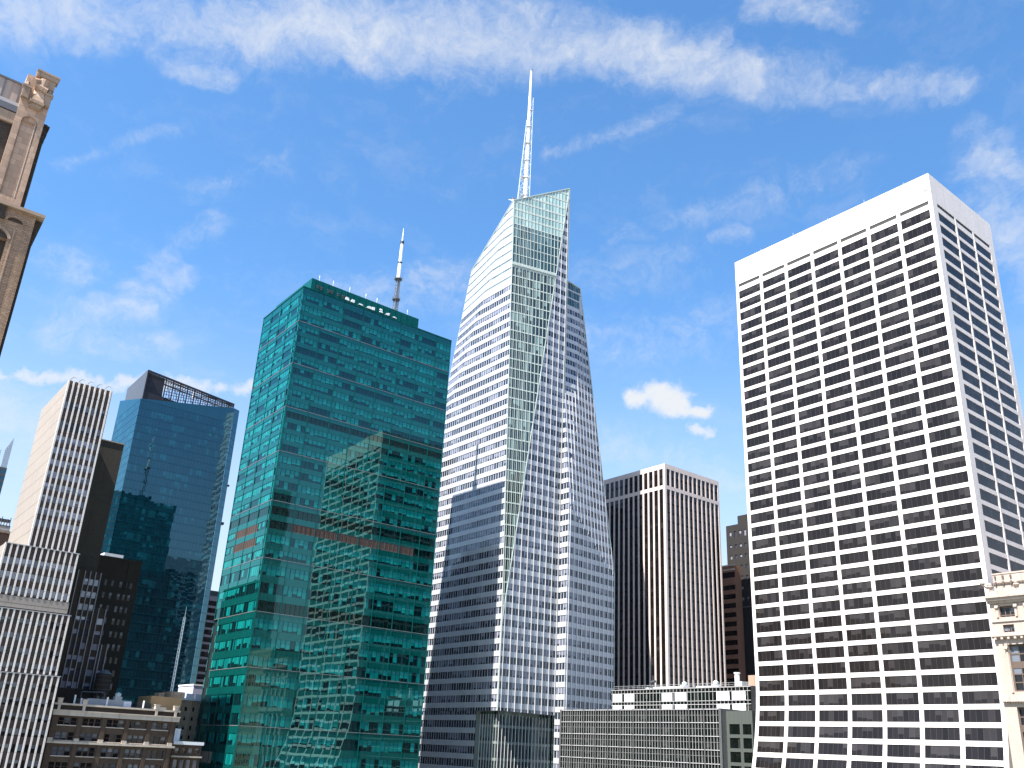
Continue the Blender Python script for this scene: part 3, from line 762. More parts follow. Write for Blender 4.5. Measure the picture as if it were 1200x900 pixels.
    B.bar(b0, b1, .8, .8, (0, 0, 1)); B.bar(b1, b1 - rr * 1.6 + uu * .4, .25, .25, (0, 0, 1)); B.build('boom', MT['white'], T)
    B = MB(); B.tube(b1 + uu * .5 + rr * .3, b1 + uu * 1.2 + rr * .3, .5, .5, 8); B.build('lamp', MT['orange_stone'], T)
crystal()

# ================================================================== dark tower with pink stone piers
def pier_tower():
    x0, x1, y0, y1, zt = -300., -241., 273., 309., 169.4
    T = thing('office_tower', 'tower of close pinkish stone piers and black glass strips, right of the slanted skyscraper', 'office tower', ((x0 + x1) / 2, 291, 0))
    wall = MB()
    rows = [(3., 158.3), (159.9, 167.3)]
    f = faces4(x0, x1, y0, y1, 0, zt)
    parts = []
    def rec(r, c): m = MB(); parts.append(m); return m
    ns = 20; cs = [(59 - 1.15 - 2.93 * (i + 1) + .82, 59 - 1.15 - 2.93 * (i + 1) + 2.9) for i in range(19)][::-1]
    ce = [(1.1 + 2.9 * i, 1.1 + 2.9 * i + 2.12) for i in range(12)]
    facade(f['S'], rows, wall, rec, cs, .22, vfloor=3.9, npan=1)
    facade(f['E'], rows, wall, rec, ce, .22, vfloor=3.9, npan=1)
    wall.poly(f['N']); wall.poly(f['W']); wall.poly([(x0, y0, zt), (x1, y0, zt), (x1, y1, zt), (x0, y1, zt)])
    wall.build('wall', MT['pinkstone'], T)
    for m in parts: m.build('window_strip', MT['black_glass'], T)
pier_tower()

# ================================================================== low black glass grid building
def grid_block():
    x0, x1, y0, y1, zt = -215.6, -153.4, 194., 240., 63.9
    T = thing('office_block', 'low black glass block with white grid of mullions and stepped-back penthouse', 'office block', (-185, 215, 0))
    wall = MB(); bands = []
    def rec(r, c): m = MB(); bands.append(m); return m
    zs = [zt - .35 - 3.35 * k for k in range(20)]
    f = faces4(x0, x1, y0, y1, 0, zt)
    rows = []
    for z in zs: rows += [(z - 3.15, z - 1.45, 0), (z - 1.3, z, 1)]
    rows = [r for r in rows if r[0] > 0]
    FS = facade(f['S'], rows, wall, rec, None, .12, pane=1.02)
    facade(f['W'], rows, wall, rec, None, .12, pane=1.02)
    wall.poly([(x0, y0, zt), (x1, y0, zt), (x1, y1, zt), (x0, y1, zt)]); wall.poly(f['N']); wall.poly(f['E'])
    wall.build('wall', MT['hbo_grey'], T)
    for m in bands: m.build('window_band', [MT['hbo_glass'], MT['hbo_span']], T)
    m = MB(); fins(FS, [u for i, u in enumerate(frange(.5, FS.w, 1.02)) if i % 5], 0, zt, .07, .10, m); m.build('mullion', MT['hbo_mull'], T)
    m = MB(); fins(FS, [u for i, u in enumerate(frange(.5, FS.w, 1.02)) if not i % 5] + [.1, FS.w - .1], 0, zt, .3, .22, m); m.build('mullion', MT['hbo_grey'], T)
    m = MB()
    for z in zs: m.bar(FS.at(0, z + .08, .1), FS.at(FS.w, z + .08, .1), .13, .24, (0, 0, 1))
    m.build('floor_line', MT['fin'], T)
    # pale green return bay at the right, a step back, shade in its colour
    bay = MB(); bw = []
    def rec2(r, c): q = MB(); bw.append(q); return q
    fb = [(x1, 196., 0), (-145.2, 196., 0), (-145.2, 196., 63.3), (x1, 196., 63.3)]
    FB = facade(fb, [(z - 2.6, z - .1) for z in zs if z < 63.5 and z > 4], bay, rec2, [(.9, 4.2), (5.1, 7.8)], .2, npan=4)
    bay.poly([(x1, 196, 63.3), (-145.2, 196, 63.3), (-145.2, y1, 63.3), (x1, y1, 63.3)]); bay.poly([(-145.2, 196, 0), (-145.2, y1, 0), (-145.2, y1, 63.3), (-145.2, 196, 63.3)])
    bay.build('side_bay', MT['hbo_bay'], T)
    for q in bw: q.build('window', MT['hbo_glass'], T)
    # penthouse with white blanking panels
    px0, px1, py = -203.3, -151.2, 204.
    ph = MB(); pw = []
    def rec3(r, c): q = MB(); pw.append(q); return q
    fp = faces4(px0, px1, py, 232., zt, 70.2)
    FPn = facade(fp['S'], [(64., 65.55), (65.75, 66.5), (66.65, 68.95), (69.1, 70.0)], ph, rec3, None, .1, pane=1.)
    for k in 'ENW': ph.poly(fp[k])
    ph.poly([(px0, py, 70.1), (px1, py, 70.1), (px1, 232, 70.1), (px0, 232, 70.1)])
    PH = ph.build('penthouse', MT['hbo_grey'], T)
    for q in pw: q.build('window_band', MT['hbo_glass'], PH)
    m = MB(); fins(FPn, frange(.4, FPn.w, 1.3), zt, 70.1, .08, .1, m)
    for z in (65.65, 66.58, 69.02, 70.08): m.bar(FPn.at(0, z, .06), FPn.at(FPn.w, z, .06), .12, .16, (0, 0, 1))
    m.build('mullion', MT['hbo_mull'], PH)
    for u0, u1 in ((-202.5, -198.7), (-197.6, -193.6), (-182.5, -178.6), (-177.5, -173.3), (-162.5, -158.2), (-157.2, -152.9)):
        m = MB(); m.box(u0, u1, py - .18, py - .02, 66.7, 68.9); m.box(u0, u1, py - .18, py - .02, 64, 65.7); m.build('blank_panel', MT['white_roof'], PH)
    m = MB(); m.box(px0 + 1, px1 - 1, 206, 230, 70.05, 70.5); m.build('roof_slab', MT['ledge'], PH)
    # roof plant
    rp = MB(); rp.box(-189.5, -178, 208, 222, 70.5, 71.1); rp.box(-174, -166, 209, 222, 70.5, 71.0); rp.build('roof_curb', MT['white_roof'], PH)
    rl = MB()
    for k in range(26): rl.bar((px0 + .5 + 2. * k, py + .6, 70.1), (px0 + .5 + 2. * k, py + .6, 71.3), .06, .06, (1, 0, 0))
    rl.bar((px0 + .5, py + .6, 71.3), (px1 - .5, py + .6, 71.3), .07, .07, (0, 0, 1)); rl.bar((px0 + .5, py + .6, 70.8), (px1 - .5, py + .6, 70.8), .05, .05, (0, 0, 1)); rl.build('railing', MT['grey'], PH)
    du = MB(); du.box(-158.5, -156.2, 207, 220, 70.5, 71.8); du.box(-171, -169.8, 223, 229, 70.5, 72.4); du.tube((-196, 212, 71), (-196, 226, 71), .5, .5, 10); du.build('duct', MT['pale_steel'], PH)
    v = MB(); v.tube((-160, 210, 70.5), (-160, 210, 74.2), .7, .7, 10); v.tube((-160, 210, 74.2), (-160, 210, 74.5), .9, .9, 10); v.build('vent_stack', MT['white'], PH)
    v = MB(); v.box(-154.8, -152, 208, 214, 70.3, 73.4); v.build('plant_box', MT['tan_trim'], PH)
    v = MB()
    for k in range(5): v.bar((-192 + k * .9, 209, 70.4), (-192 + k * .9, 209, 71.8 + (k % 2) * .8), .12, .12, (1, 0, 0))
    v.bar((-192.6, 209, 71.6), (-186, 209, 71.5), .15, .15, (0, 0, 1)); v.tube((-190.6, 209, 70.4), (-190.6, 209, 74.6), .12); v.tube((-191.5, 209, 72.6), (-189.6, 209, 72.9), .5, .4, 8); v.build('cleaning_rig', MT['dark'], PH)
grid_block()

# ================================================================== striped tower on a stepped base, left
def striped():
    T = thing('office_tower', 'slender tower with white vertical fins and blank concrete side on a stepped finned base', 'office tower', (-262, 46, 0))
    xe = -247.; y0, y1, zt = 41.6, 52.9, 138.5
    conc, pan = MB(), MB(); wn = []
    def rec(r, c): m = MB(); wn.append(m); return m
    f = faces4(-278., xe, y0, y1, 92.5, zt)
    conc.poly(f['S'], [(p_[0], p_[2]) for p_ in f['S']]); conc.poly(f['N']); conc.poly(f['W']); conc.poly([(-278, y0, zt), (xe, y0, zt), (xe, y1, zt), (-278, y1, zt)])
    rws = [(122.9 - 3.24 * k - 1.75, 122.9 - 3.24 * k) for k in range(8)]
    dk = [(130.3, 132.6, 1), (124.6, 127.0, 1)]
    n = 8; pitch = (y1 - y0 - .4) / n
    cols = [(.15 + pitch * i + .05, .15 + pitch * i + pitch - .40) for i in range(n)]
    facade(f['E'], [(a, b, 0) for a, b in rws] + dk, pan, rec, cols, .12, npan=1)
    FE = Face(f['E'])
    pan.build('panel_wall', MT['brown_panel'], T)
    for i in range(n + 1):
        u = .05 if i == 0 else .15 + pitch * i - .18
        m = MB(); fins(FE, [u], 92.5, zt + .2, .40, .42, m); m.build('fin', MT['concrete_fin'], T)
    # stepped base
    tiers = [(93., 77.4, 36.4, 53.5, -246.), (77.4, 62.7, 28., 54.5, -245.4), (62.7, 41., 22., 55.1, -244.8), (41., 0., 20., 55.2, -244.2)]
    for zi, (za, zb, ya, yb, x) in enumerate(tiers):
        ff = faces4(-285., x, ya, yb, zb, za)
        conc.poly(ff['S'], [(p_[0], p_[2]) for p_ in ff['S']]); conc.poly(ff['N']); conc.poly([(-285, ya, za), (x, ya, za), (x, yb, za), (-285, yb, za)]); conc.poly(ff['W'])
        pw = MB(); nf = int(round((yb - ya) / 1.42)); pt = (yb - ya - .3) / nf
        cl = [(.15 + pt * i + .05, .15 + pt * i + pt - .42) for i in range(nf)]
        zlo = zb + (3.2 if zi == 0 else .2)
        rw = [(z - 1.75, z, 0 if zi == 0 else 1) for z in frange(zlo + 2.2, za - .8, 3.45)]
        facade(ff['E'], rw, pw, rec, cl, .12, npan=1)
        Fb = Face(ff['E']); pw.build('panel_wall', MT['brown_panel'], T)
        m = MB(); fins(Fb, [.05] + [.15 + pt * i - .18 for i in range(1, nf + 1)], zlo, za + .15, .40, .45, m); m.build('fins', MT['concrete_fin'], T)
        if zi == 0:
            m = MB(); m.box(x - .1, x + .35, ya, yb + .2, zb + .4, zb + 3.1); m.build('parapet', MT['concrete'], T)
        m = MB(); m.box(x - .3, x + .5, ya - .1, yb + .15, za - .12, za + .06); m.build('coping', MT['grey'], T)
    conc.build('wall', MT['concrete'], T)
    for m in wn: pass
    lit = MB(); rest = MB()
    for i, m in enumerate(wn):
        tgt = None
        if i < 64 + 16: m.build('window', [MT['sky_glass'], MT['old_glass']], T)
        else:
            k = len(rest.v); rest.v += m.v; rest.f += [[q + k for q in ff] for ff in m.f]; rest.uv += m.uv; rest.mi += m.mi
    o = rest.build('window', [MT['sky_glass'], MT['old_glass']], T); o['kind'] = 'stuff'
    # roof davits
    for i, y in enumerate((42.2, 44.4, 46.6, 49., 51.2)):
        m = MB(); m.tube((xe - 1, y, zt), (xe - 1, y, zt + .8), .07); m.tube((xe - 1, y, zt + .8), (xe - .2, y + .5, zt + 1.3), .06); m.tube((xe - .2, y + .5, zt + 1.3), (xe + .5, y + 1., zt + .9), .05); m.build('roof_davit', MT['dark'], T)
    for x in (-256, -266, -275):
        m = MB(); m.tube((x, y0 + .6, zt), (x, y0 + .6, zt + 1.3), .08); m.build('roof_davit', MT['dark'], T)
striped()

# shrub on the terrace of the stepped base
def shrub():
    T = thing('rooftop_shrub', 'small yellow green shrub in a planter on the stepped base of the finned tower', 'shrub', (-243.3, 44.2, 41.06))
    m = MB(); m.box(-243.9, -242.7, 43.2, 45.2, 41.06, 41.35); m.build('planter', MT['tan_trim'], T)
    rn = random.Random(5); m = MB()
    for k in range(500):
        a = rn.gauss(0, .34); b = rn.gauss(0, .62); c = abs(rn.gauss(0, .4)); p_ = Vector((-243.3 + a, 44.2 + b, 41.32 + c * .7))
        d1 = Vector((rn.uniform(-1, 1), rn.uniform(-1, 1), rn.uniform(-1, 1))).normalized() * .12; d2 = Vector((rn.uniform(-1, 1), rn.uniform(-1, 1), rn.uniform(-1, 1))).normalized() * .08
        m.poly([p_ - d1, p_ + d2, p_ + d1, p_ - d2])
    m.build('foliage', plain('leaf_green', (.20, .19, .03), .8), T)
# the terrace carrying it
def box_part(name, mat, T, *a):
    m = MB(); m.box(*a); return m.build(name, mat, T)

# ================================================================== brown brick tower behind (blank wall) with finned wing
def brown_tower():
    T = thing('brick_tower', 'dark brown brick tower with a blank east wall behind the white finned tower', 'tower', (-285, 62, 0))
    m = MB(); m.box(-300, -275, 57.6, 65.5, 0, 132.8); m.build('wall', MT['brown_brick'], T)
    m = MB(); m.box(-300.2, -274.8, 57.4, 65.7, 132.8, 133.1); m.build('coping', MT['tan_trim'], T)
    # stepped wing in front with stone fins
    steps = [(58., 65.3, 92.6, [59.1, 60.9, 62.3, 63.7, 65.1]), (65.3, 68.7, 82.9, [66.5, 68.4]), (68.7, 70.9, 73.2, [69.2, 70.7])]
    for ya, yb, zt, fy in steps:
        w = MB(); wl = []
        def rec(r, c): q = MB(); wl.append(q); return q
        f = faces4(-284., -268., ya, yb, 0, zt)
        cl = [(a + .2 - ya, b - .2 - ya) for a, b in zip(fy, fy[1:]) if b - a < 2.2]
        if ya < 60: cl = cl[1:]
        rw = [(z - 1.7, z, 0) for z in frange(62.9, zt - .8, 3.45)]
        facade(f['E'], rw, w, rec, cl, .15, npan=1)
        for k in 'SNW': w.poly(f[k])
        w.poly([(-284, ya, zt), (-268, ya, zt), (-268, yb, zt), (-284, yb, zt)])
        w.build('wing_wall', MT['dark_brick'], T)
        for q in wl: q.build('window', MT['sky_glass'], T)
        F = Face(f['E'])
        for y in fy:
            q = MB(); fins(F, [y - ya], 61.2, zt + .3, .24, .3, q); q.build('fin', MT['grey_fin'], T)
brown_tower()

def brick_block():
    T = thing('brick_building', 'dark brown brick building with small paired windows left of the blue glass tower', 'building', (-315, 78, 0))
    w = MB(); wl = []
    def rec(r, c): q = MB(); wl.append(q); return q
    f = faces4(-330., -300., 70.8, 84.6, 0, 103.)
    rw = [(z - 1.9, z) for z in [96. - 3.9 * k for k in range(24)] if z > 4]
    facade(f['E'], rw, w, rec, [(3.6, 4.5), (5.7, 6.6), (8.2, 9.1), (9.8, 10.7), (11.4, 12.3)], .25, npan=1)
    for k in 'SNW': w.poly(f[k])
    w.poly([(-330, 70.8, 103), (-300, 70.8, 103), (-300, 84.6, 103), (-330, 84.6, 103)]); w.build('wall', MT['dark_brick'], T)
    for q in wl[:50]: pass
    vis = [q for q in wl if q.v[0].z > 58]; hid = [q for q in wl if q.v[0].z <= 58]
    for q in vis: q.build('window', MT['old_glass'], T)
    m = MB(); m.box(-300.3, -299.85, 70.7, 84.7, 102.6, 103.3); m.build('coping', MT['dark_brick'], T)
    m = MB(); m.box(-299.95, -299.7, 80.6, 81.2, 92, 103); m.build('chimney_breast', MT['dark_brick'], T)
    m = MB(); m.box(-318, -304, 73.5, 79.5, 103.1, 105.0); m.build('roof_plant', MT['white_roof'], T)
brick_block()

# ================================================================== blue glass tower with sloped steel crown
def blue_tower():
    T = thing('glass_tower', 'dark blue glass tower with a sloped open steel crown, left of the teal tower', 'glass tower', (-437, 127, 0))
    xe, ys = -417.7, 102.4
    bands = {}; w = MB()
    rows = [(z + .35, z + 3.95) for z in frange(2., 199., 3.95)]
    def get(r, c): return bands.setdefault(r, MB())
    zr = lambda y: 200. + (y - 102.4) * .169
    zl = 210.
    fS = [(-457, ys, 0), (xe + 4.6, ys, 0), (xe, ys, 200.), (-457, ys, zl)]
    ye = 147.6
    fE = [(xe + 4.6, ys, 0), (xe + 5.5, ye, 0), (xe + .8, ye, zr(ye)), (xe, ys, 200.)]
    fC = [(xe + 5.5, ye, 0), (-415.5, 151.4, 0), (-420.2, 151.4, zr(151.4)), (xe + .8, ye, zr(ye))]
    for f in (fS, fE, fC): facade(f, rows, w, get, None, .06, pane=1.5)
    w.poly([(-415.5, 151.4, 0), (-457, 151.4, 0), (-457, 151.4, 205), (-420.3, 151.4, 205)]); w.poly([(-457, 151.4, 0), (-457, ys, 0), (-457, ys, zl), (-457, 151.4, 205)])
    w.build('wall', MT['blue_span'], T)
    for r in sorted(bands): bands[r].build('window_band', MT['blue_glass'], T)
    m = MB(); m.poly([(xe - .3, ys + .3, 199.5), (xe - .3, ye, 206.5), (-457, 151, 205), (-456.5, ys + .3, 206)]); m.build('roof', MT['roof'], T)
    # crown: solid south wall, open sloped truss along the east
    cx = -418.3; y0 = 103.1; y1 = 147.6; zt0, zt1 = 215.5, 210.4
    CR = MB(); CR.hexa([(-450.5, y0, 199), (cx, y0, 199), (cx, y0 + .6, 199), (-450.5, y0 + .6, 199)], [(-450.5, y0, 215.1), (cx, y0, 215.5), (cx, y0 + .6, 215.5), (-450.5, y0 + .6, 215.1)])
    crown = CR.build('crown_wall', MT['steel'], T)
    m = MB(); m.poly([(cx - 1.2, y0 + .7, 200), (cx - 1.2, y0 + 9, 201.5), (cx - 1.2, y0 + 9, 213.8), (cx - 1.2, y0 + .7, 214.8)])
    m.poly([(cx - .3, y0 + .7, 200), (cx - .3, 122, 203.2), (cx - .3, y0 + .7, 204.6)])
    m.build('crown_screen', MT['steel'], crown)
    m = MB(); zc_ = lambda y: zt0 + (zt1 - zt0) * (y - y0) / (y1 - y0)
    m.bar((cx, y0, zc_(y0) - .5), (cx, y1, zc_(y1) - .5), 1., .5, (0, 0, 1)); m.bar((cx, y0 + 2, zc_(y0) - 2.0), (cx, y1, zc_(y1) - 1.6), .5, .4, (0, 0, 1))
    m.bar((cx - 9, y0, zc_(y0) - .5), (cx - 9, y1, zc_(y1) - .5), .6, .5, (0, 0, 1))
    y = y0 + 9.4; i = 0
    while y < y1:
        m.bar((cx, y, zr(y) - .5), (cx, y, zc_(y) - .4), .55 if i % 3 == 0 else .22, .3, (0, 1, 0))
        if i % 3 == 0: m.bar((cx - .1, y, zr(y)), (cx - 9, y, zc_(y) - .5), .25, .25, (0, 1, 0))
        m.bar((cx, y, zc_(y) - .6), (cx - 9, y, zc_(y) - .6), .2, .2, (0, 1, 0))
        y += 1.2; i += 1
    for k in (.15, .3, .42, .55, .68, .8):
        m.bar((cx - .05, y0 + 9, zr(y0 + 9) + (zc_(y0 + 9) - zr(y0 + 9)) * k), (cx - .05, y1, zr(y1) + (zc_(y1) - zr(y1)) * k), .22, .2, (0, 0, 1))
    m.build('crown_truss', MT['steel'], crown)
    m = MB(); m.tube((-424, 128, 209), (-424, 128, 213.5), .3); m.tube((-424, 126, 213), (-424, 136.5, 211.5), .22); m.build('maintenance_crane', MT['white'], T)
    m = MB(); m.box(-421.4, -419.8, 151.4, 152.6, 168, 168.8); m.box(-421, -419.2, 151.4, 152.8, 148.4, 149.6); m.build('hoist_bracket', MT['black'], T)
blue_tower()

# ================================================================== small and far buildings at the left
def simple_block(name, label, cat, x0, x1, y0, y1, zt, mat, glass, nS, nE, floor=3.8, wh=1.9, ww=1.2, group=None, parapet=.0, sides='SENW', dep=.2):
    T = thing(name, label, cat, ((x0 + x1) / 2, (y0 + y1) / 2, 0), group)
    w = MB(); win = {}
    f = faces4(x0, x1, y0, y1, 0, zt)
    rows = [(z - wh, z) for z in [zt - 1.6 - floor * k for k in range(200)] if z > wh + 1]
    for k in 'SENW':
        if k in sides:
            L = (x1 - x0) if k in 'SN' else (y1 - y0); n_ = nS if k in 'SN' else nE
            facade(f[k], rows, w, lambda r, c: win.setdefault(r, MB()), evencols(L, n_, ww, .4), dep, npan=1)
        else: w.poly(f[k])
    w.poly([(x0, y0, zt), (x1, y0, zt), (x1, y1, zt), (x0, y1, zt)])
    w.build('wall', mat, T)
    for r in sorted(win): win[r].build('window_row', glass, T)
    if parapet:
        m = MB(); m.box(x0 - .3, x1 + .3, y0 - .3, y1 + .3, zt, zt + parapet); m.build('cornice', mat, T)
    return T

# far spire-topped tower at the left edge
def far_tower():
    T = thing('screened_tower', 'distant dark glass tower with pale rod screens rising past its roof, at the left edge', 'tower', (-650, 70, 0))
    w = MB(); win = {}
    f = faces4(-680, -630, 40, 83.3, 0, 207)
    facade(f['E'], [(z, z + 2.4) for z in frange(2, 204, 4.1)], w, lambda r, c: win.setdefault(r, MB()), None, .2)
    for k in 'SNW': w.poly(f[k])
    w.poly([(-680, 40, 207), (-630, 40, 207), (-630, 83.3, 207), (-680, 83.3, 207)])
    w.build('wall', MT['dark'], T)
    for r in sorted(win): win[r].build('window_band', MT['blue_glass'], T)
    m = MB(); n = 13
    for k in range(n):
        y = 79.6 + k * .27; m.bar((-630.4, y, 205), (-630.4, y, 219 + (k / n) * 9.5), .14, .2, (0, 1, 0))
    for z in frange(208, 226, 1.5):
        m.bar((-630.3, max(79.6, 79.6 + (z - 219) * .37), z), (-630.3, 83.1, z), .12, .2, (0, 0, 1))
    m.build('rod_screen', MT['grey_fin'], T)
    m = MB()
    for k in range(8): m.bar((-638, 76.2 + k * .3, 205), (-638, 76.2 + k * .3, 217 + k * .5), .15, .2, (0, 1, 0))
    m.build('rod_screen', MT['grey_fin'], T)
    m = MB(); m.tube((-655, 77, 207), (-655, 77, 236), .5, .2); m.build('mast', MT['white'], T)
far_tower()

def plant_roof():
    T = thing('brick_building', 'brown flat topped building with rooftop plant, low at the left edge', 'building', (-345, 40, 0))
    m = MB(); m.box(-360, -330, 20, 50.2, 0, 110.6); m.build('wall', MT['orange_stone'], T)
    m = MB(); m.box(-360.4, -329.6, 19.8, 50.5, 110.6, 111.4); m.build('cornice', MT['tan_trim'], T)
    m = MB(); m.box(-350, -332, 36, 49.3, 111.4, 113.6); m.build('plant_room', MT['grey'], T)
    m = MB()
    for k in range(9): m.tube((-331.5, 42 + k * .85, 113), (-331.5, 42 + k * .85, 115.2 + .5 * (k % 3)), .13); 
    m.box(-333, -331.8, 43, 48.8, 114.6, 115.6); m.build('cooling_plant', MT['dark'], T)
plant_roof()

# slim buildings in the gap between the blue and the teal tower
def gap_buildings():
    T = thing('slab_block', 'slim dark block with pale floor bands in the gap left of the teal tower', 'building', (-465, 165, 0))
    w = MB(); win = {}
    f = faces4(-480, -450, 161.6, 169, 0, 118.5)
    facade(f['E'], [(z, z + 2.5) for z in frange(2, 116, 3.6)], w, lambda r, c: win.setdefault(r, MB()), None, .2, pane=2.)
    for k in 'SNW': w.poly(f[k])
    w.poly([(-480, 161.6, 118.5), (-450, 161.6, 118.5), (-450, 169, 118.5), (-480, 169, 118.5)])
    w.build('wall', MT['grey_fin'], T)
    for r in sorted(win): win[r].build('window_band', MT['grace_glass'], T)
    m = MB(); m.box(-470, -452, 162, 168.5, 118.5, 121.5); m.build('roof_plant', MT['dark'], T)
    T = thing('party_wall_block', 'thin salmon brick end wall against the blue glass tower', 'building', (-440, 159, 0))
    m = MB(); m.box(-452, -436, 154.0, 156.4, 0, 113.5); m.build('wall', wall_mat('salmon_brick', (.36, .2, .16), .85, .1, (.6, .25)), T)
    m = MB(); m.box(-452.2, -435.8, 153.8, 156.6, 113.5, 114.); m.build('coping', MT['tan_trim'], T)
    T = thing('white_wall_block', 'low pale blue white wall with a bright top rail beside the tan brick building', 'building', (-330, 119, 0))
    m = MB(); m.box(-335, -320, 115.6, 120.4, 0, 67.4); m.build('wall', plain('pale_blue_wall', (.42, .43, .55), .7), T)
    m = MB(); m.box(-335.1, -319.9, 115.4, 120.6, 67.4, 67.9); m.build('coping', MT['white'], T)
    m = MB(); m.box(-321, -320.2, 119.8, 120.5, 67.8, 70.2); m.build('chimney', MT['white'], T)
gap_buildings()

def tan_building():
    T = thing('tan_brick_building', 'tan brick building with small square windows and pale parapet, left of the teal tower base', 'building', (-300, 106, 0))
    w = MB(); win = []
    f = faces4(-310, -290, 97., 110.6, 0, 61.2)
    def rec(r, c): q = MB(); win.append(q); return q
    facade(f['E'], [(z - 1.2, z) for z in [59.2 - 2.75 * k for k in range(8)]], w, rec, [(2.4, 3.1), (4.3, 5.1), (6.2, 6.9), (8.3, 9.2), (10.6, 11.5), (12.2, 12.9)], .2, npan=1)
    for k in 'SNW': w.poly(f[k])
    w.poly([(-310, 97, 61.2), (-290, 97, 61.2), (-290, 110.6, 61.2), (-310, 110.6, 61.2)])
    w.build('wall', MT['tan_brick'], T)
    for q in win: q.build('window', MT['old_glass'], T)
    m = MB(); m.box(-310.2, -289.6, 96.8, 110.8, 61.2, 61.8)
    for k in range(5): m.box(-290.2, -289.5, 97.2 + 2.9 * k, 99.4 + 2.9 * k, 61.8, 63.2)
    m.build('parapet', MT['white_roof'], T)
    m = MB()
    for k in range(4): m.box(-289.95, -289.6, 99.9 + 2.6 * k, 100.2 + 2.6 * k, 30, 61)
    m.build('pilaster', MT['tan_brick'], T)
tan_building()

# ================================================================== old brown brick loft building, bottom left
def loft():
    xe, y0, y1, zt = -247., 55.9, 86.3, 55.2
    T = thing('loft_building', 'old brown brick loft building with cream cornices and triple windows, bottom left', 'building', (-262, 71, 0))
    w = MB(); win = []
    f = faces4(-276, xe, y0, y1, 0, zt)
    cols = [(1.5, 5.7), (7.2, 11.4), (12.95, 17.15), (18.6, 22.75), (24.2, 28.4)]
    def rec(r, c): q = MB(); win.append(q); return q
    rows = [(51.75, 53.45), (48.25, 50.05), (44.7, 46.75), (41.3, 43.2), (37.8, 39.7), (34.3, 36.2), (30.8, 32.7), (27.3, 29.2)]
    FE = facade(f['E'], rows, w, rec, cols, .45, npan=3)
    for k in 'SNW': w.poly(f[k])
    w.poly([(-276, y0, zt - .2), (xe, y0, zt - .2), (xe, y1, zt - .2), (-276, y1, zt - .2)])
    w.build('wall', MT['old_brick'], T)
    for q in win:
        o = q.build('window', MT['old_glass'], T)
        zz = [v.z for v in q.v]; yy = [v.y for v in q.v]
        fr = MB()
        za, zb, ya, yb = min(zz), max(zz), min(yy), max(yy)
        for k in (1, 2): fr.box(xe - .44, xe - .2, ya + (yb - ya) * k / 3 - .14, ya + (yb - ya) * k / 3 + .14, za, zb)
        fr.box(xe - .44, xe - .3, ya, yb, (za + zb) / 2 - .06, (za + zb) / 2 + .06); fr.build('frame', MT['old_brick'], o)
        s = MB(); s.box(xe - .4, xe + .14, ya - .15, yb + .15, za - .22, za); s.build('sill', MT['cream'], o)
    # piers and dark brick frieze, cornices
    m = MB()
    for y in [y0 + .45] + [y0 + (a[1] + b[0]) / 2 for a, b in zip(cols, cols[1:])] + [y1 - .95]:
        m.box(xe, xe + .28, y - .5, y + .5, 20, 54.4)
    m.build('pier', MT['old_brick'], T)
    m = MB(); m.box(xe - .1, xe + .55, y0 - .2, y1 + .5, 53.9, 54.95); m.box(xe - .1, xe + .7, y0 - .3, y1 + .6, 54.95, 55.2); m.build('cornice', MT['cream'], T)
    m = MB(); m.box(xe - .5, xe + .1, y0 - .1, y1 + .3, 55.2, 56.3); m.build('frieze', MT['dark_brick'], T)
    m = MB(); m.box(xe - .6, xe + .5, y0 - .2, y1 + .4, 56.3, 56.75); m.build('parapet', MT['cream'], T)
    for y in (y0 + .9, y0 + 6.7, y0 + 24.6, y0 + 29.6):
        m = MB(); m.box(xe - .5, xe + .62, y - .55, y + .55, 56.75, 57.7); m.box(xe + .1, xe + .6, y - .3, y + .3, 54.9, 56.3); m.box(xe - .6, xe + .72, y - .65, y + .65, 57.7, 57.9); m.build('pedestal', MT['cream'], T)
    m = MB(); m.box(xe - .1, xe + .55, y0 - .2, y1 + .5, 47.45, 47.95)
    for y in [y0 + .45] + [y0 + (a[1] + b[0]) / 2 for a, b in zip(cols, cols[1:])] + [y1 - .95]: m.box(xe, xe + .42, y - .6, y + .6, 47.95, 48.7)
    m.build('belt_course', MT['cream'], T)
    # roof things fixed to the building
    m = MB(); m.box(-262, -250.5, 64., 74.8, 55., 58.4); m.build('roof_house', MT['grey'], T)
    m = MB(); m.box(-251., -250.4, 73.0, 74.9, 55.2, 58.2); m.build('white_hatch', MT['white_roof'], T)
    for x, y, h in ((-249., 60.6, 58.9), (-249., 62.2, 58.2), (-249., 68.4, 58.9), (-249., 77.6, 58.7)):
        m = MB(); m.tube((x, y, 55), (x, y, h), .22, .22, 8); m.build('vent_pipe', MT['white'], T)
    m = MB(); m.tube((-252, 62.6, 59.9), (-252, 68.2, 60.1), .14); m.tube((-252, 62.6, 55), (-252, 62.6, 59.9), .12); m.tube((-252, 68.2, 55), (-252, 68.2, 60.1), .12); m.build('pipe_rack', MT['dark'], T)
    m = MB(); m.box(-252.5, -249.2, 76., 79.6, 55, 58.2); m.build('black_duct', MT['black'], T)
    m = MB(); m.box(-263, -252, 80.2, 88.4, 54.9, 60.2); m.build('stair_house', MT['ochre'], T)
    m = MB(); m.box(-252.2, -250, 80., 84., 54.9, 57.4); m.build('white_hatch', MT['cream'], T)
    m = MB(); m.box(-262, -254, 86, 89.6, 60.2, 61.8); m.box(-260, -256, 83.4, 84.8, 60.2, 61.3); m.build('roof_plant', MT['tan_trim'], T)
    # open lattice pole
    m = MB(); ax, ay = -258., 87.3
    for k in range(3):
        a = 2 * math.pi * k / 3; m.tube((ax + .34 * math.cos(a), ay + .34 * math.sin(a), 60), (ax + .30 * math.cos(a), ay + .30 * math.sin(a), 82.3), .09, .09, 6)
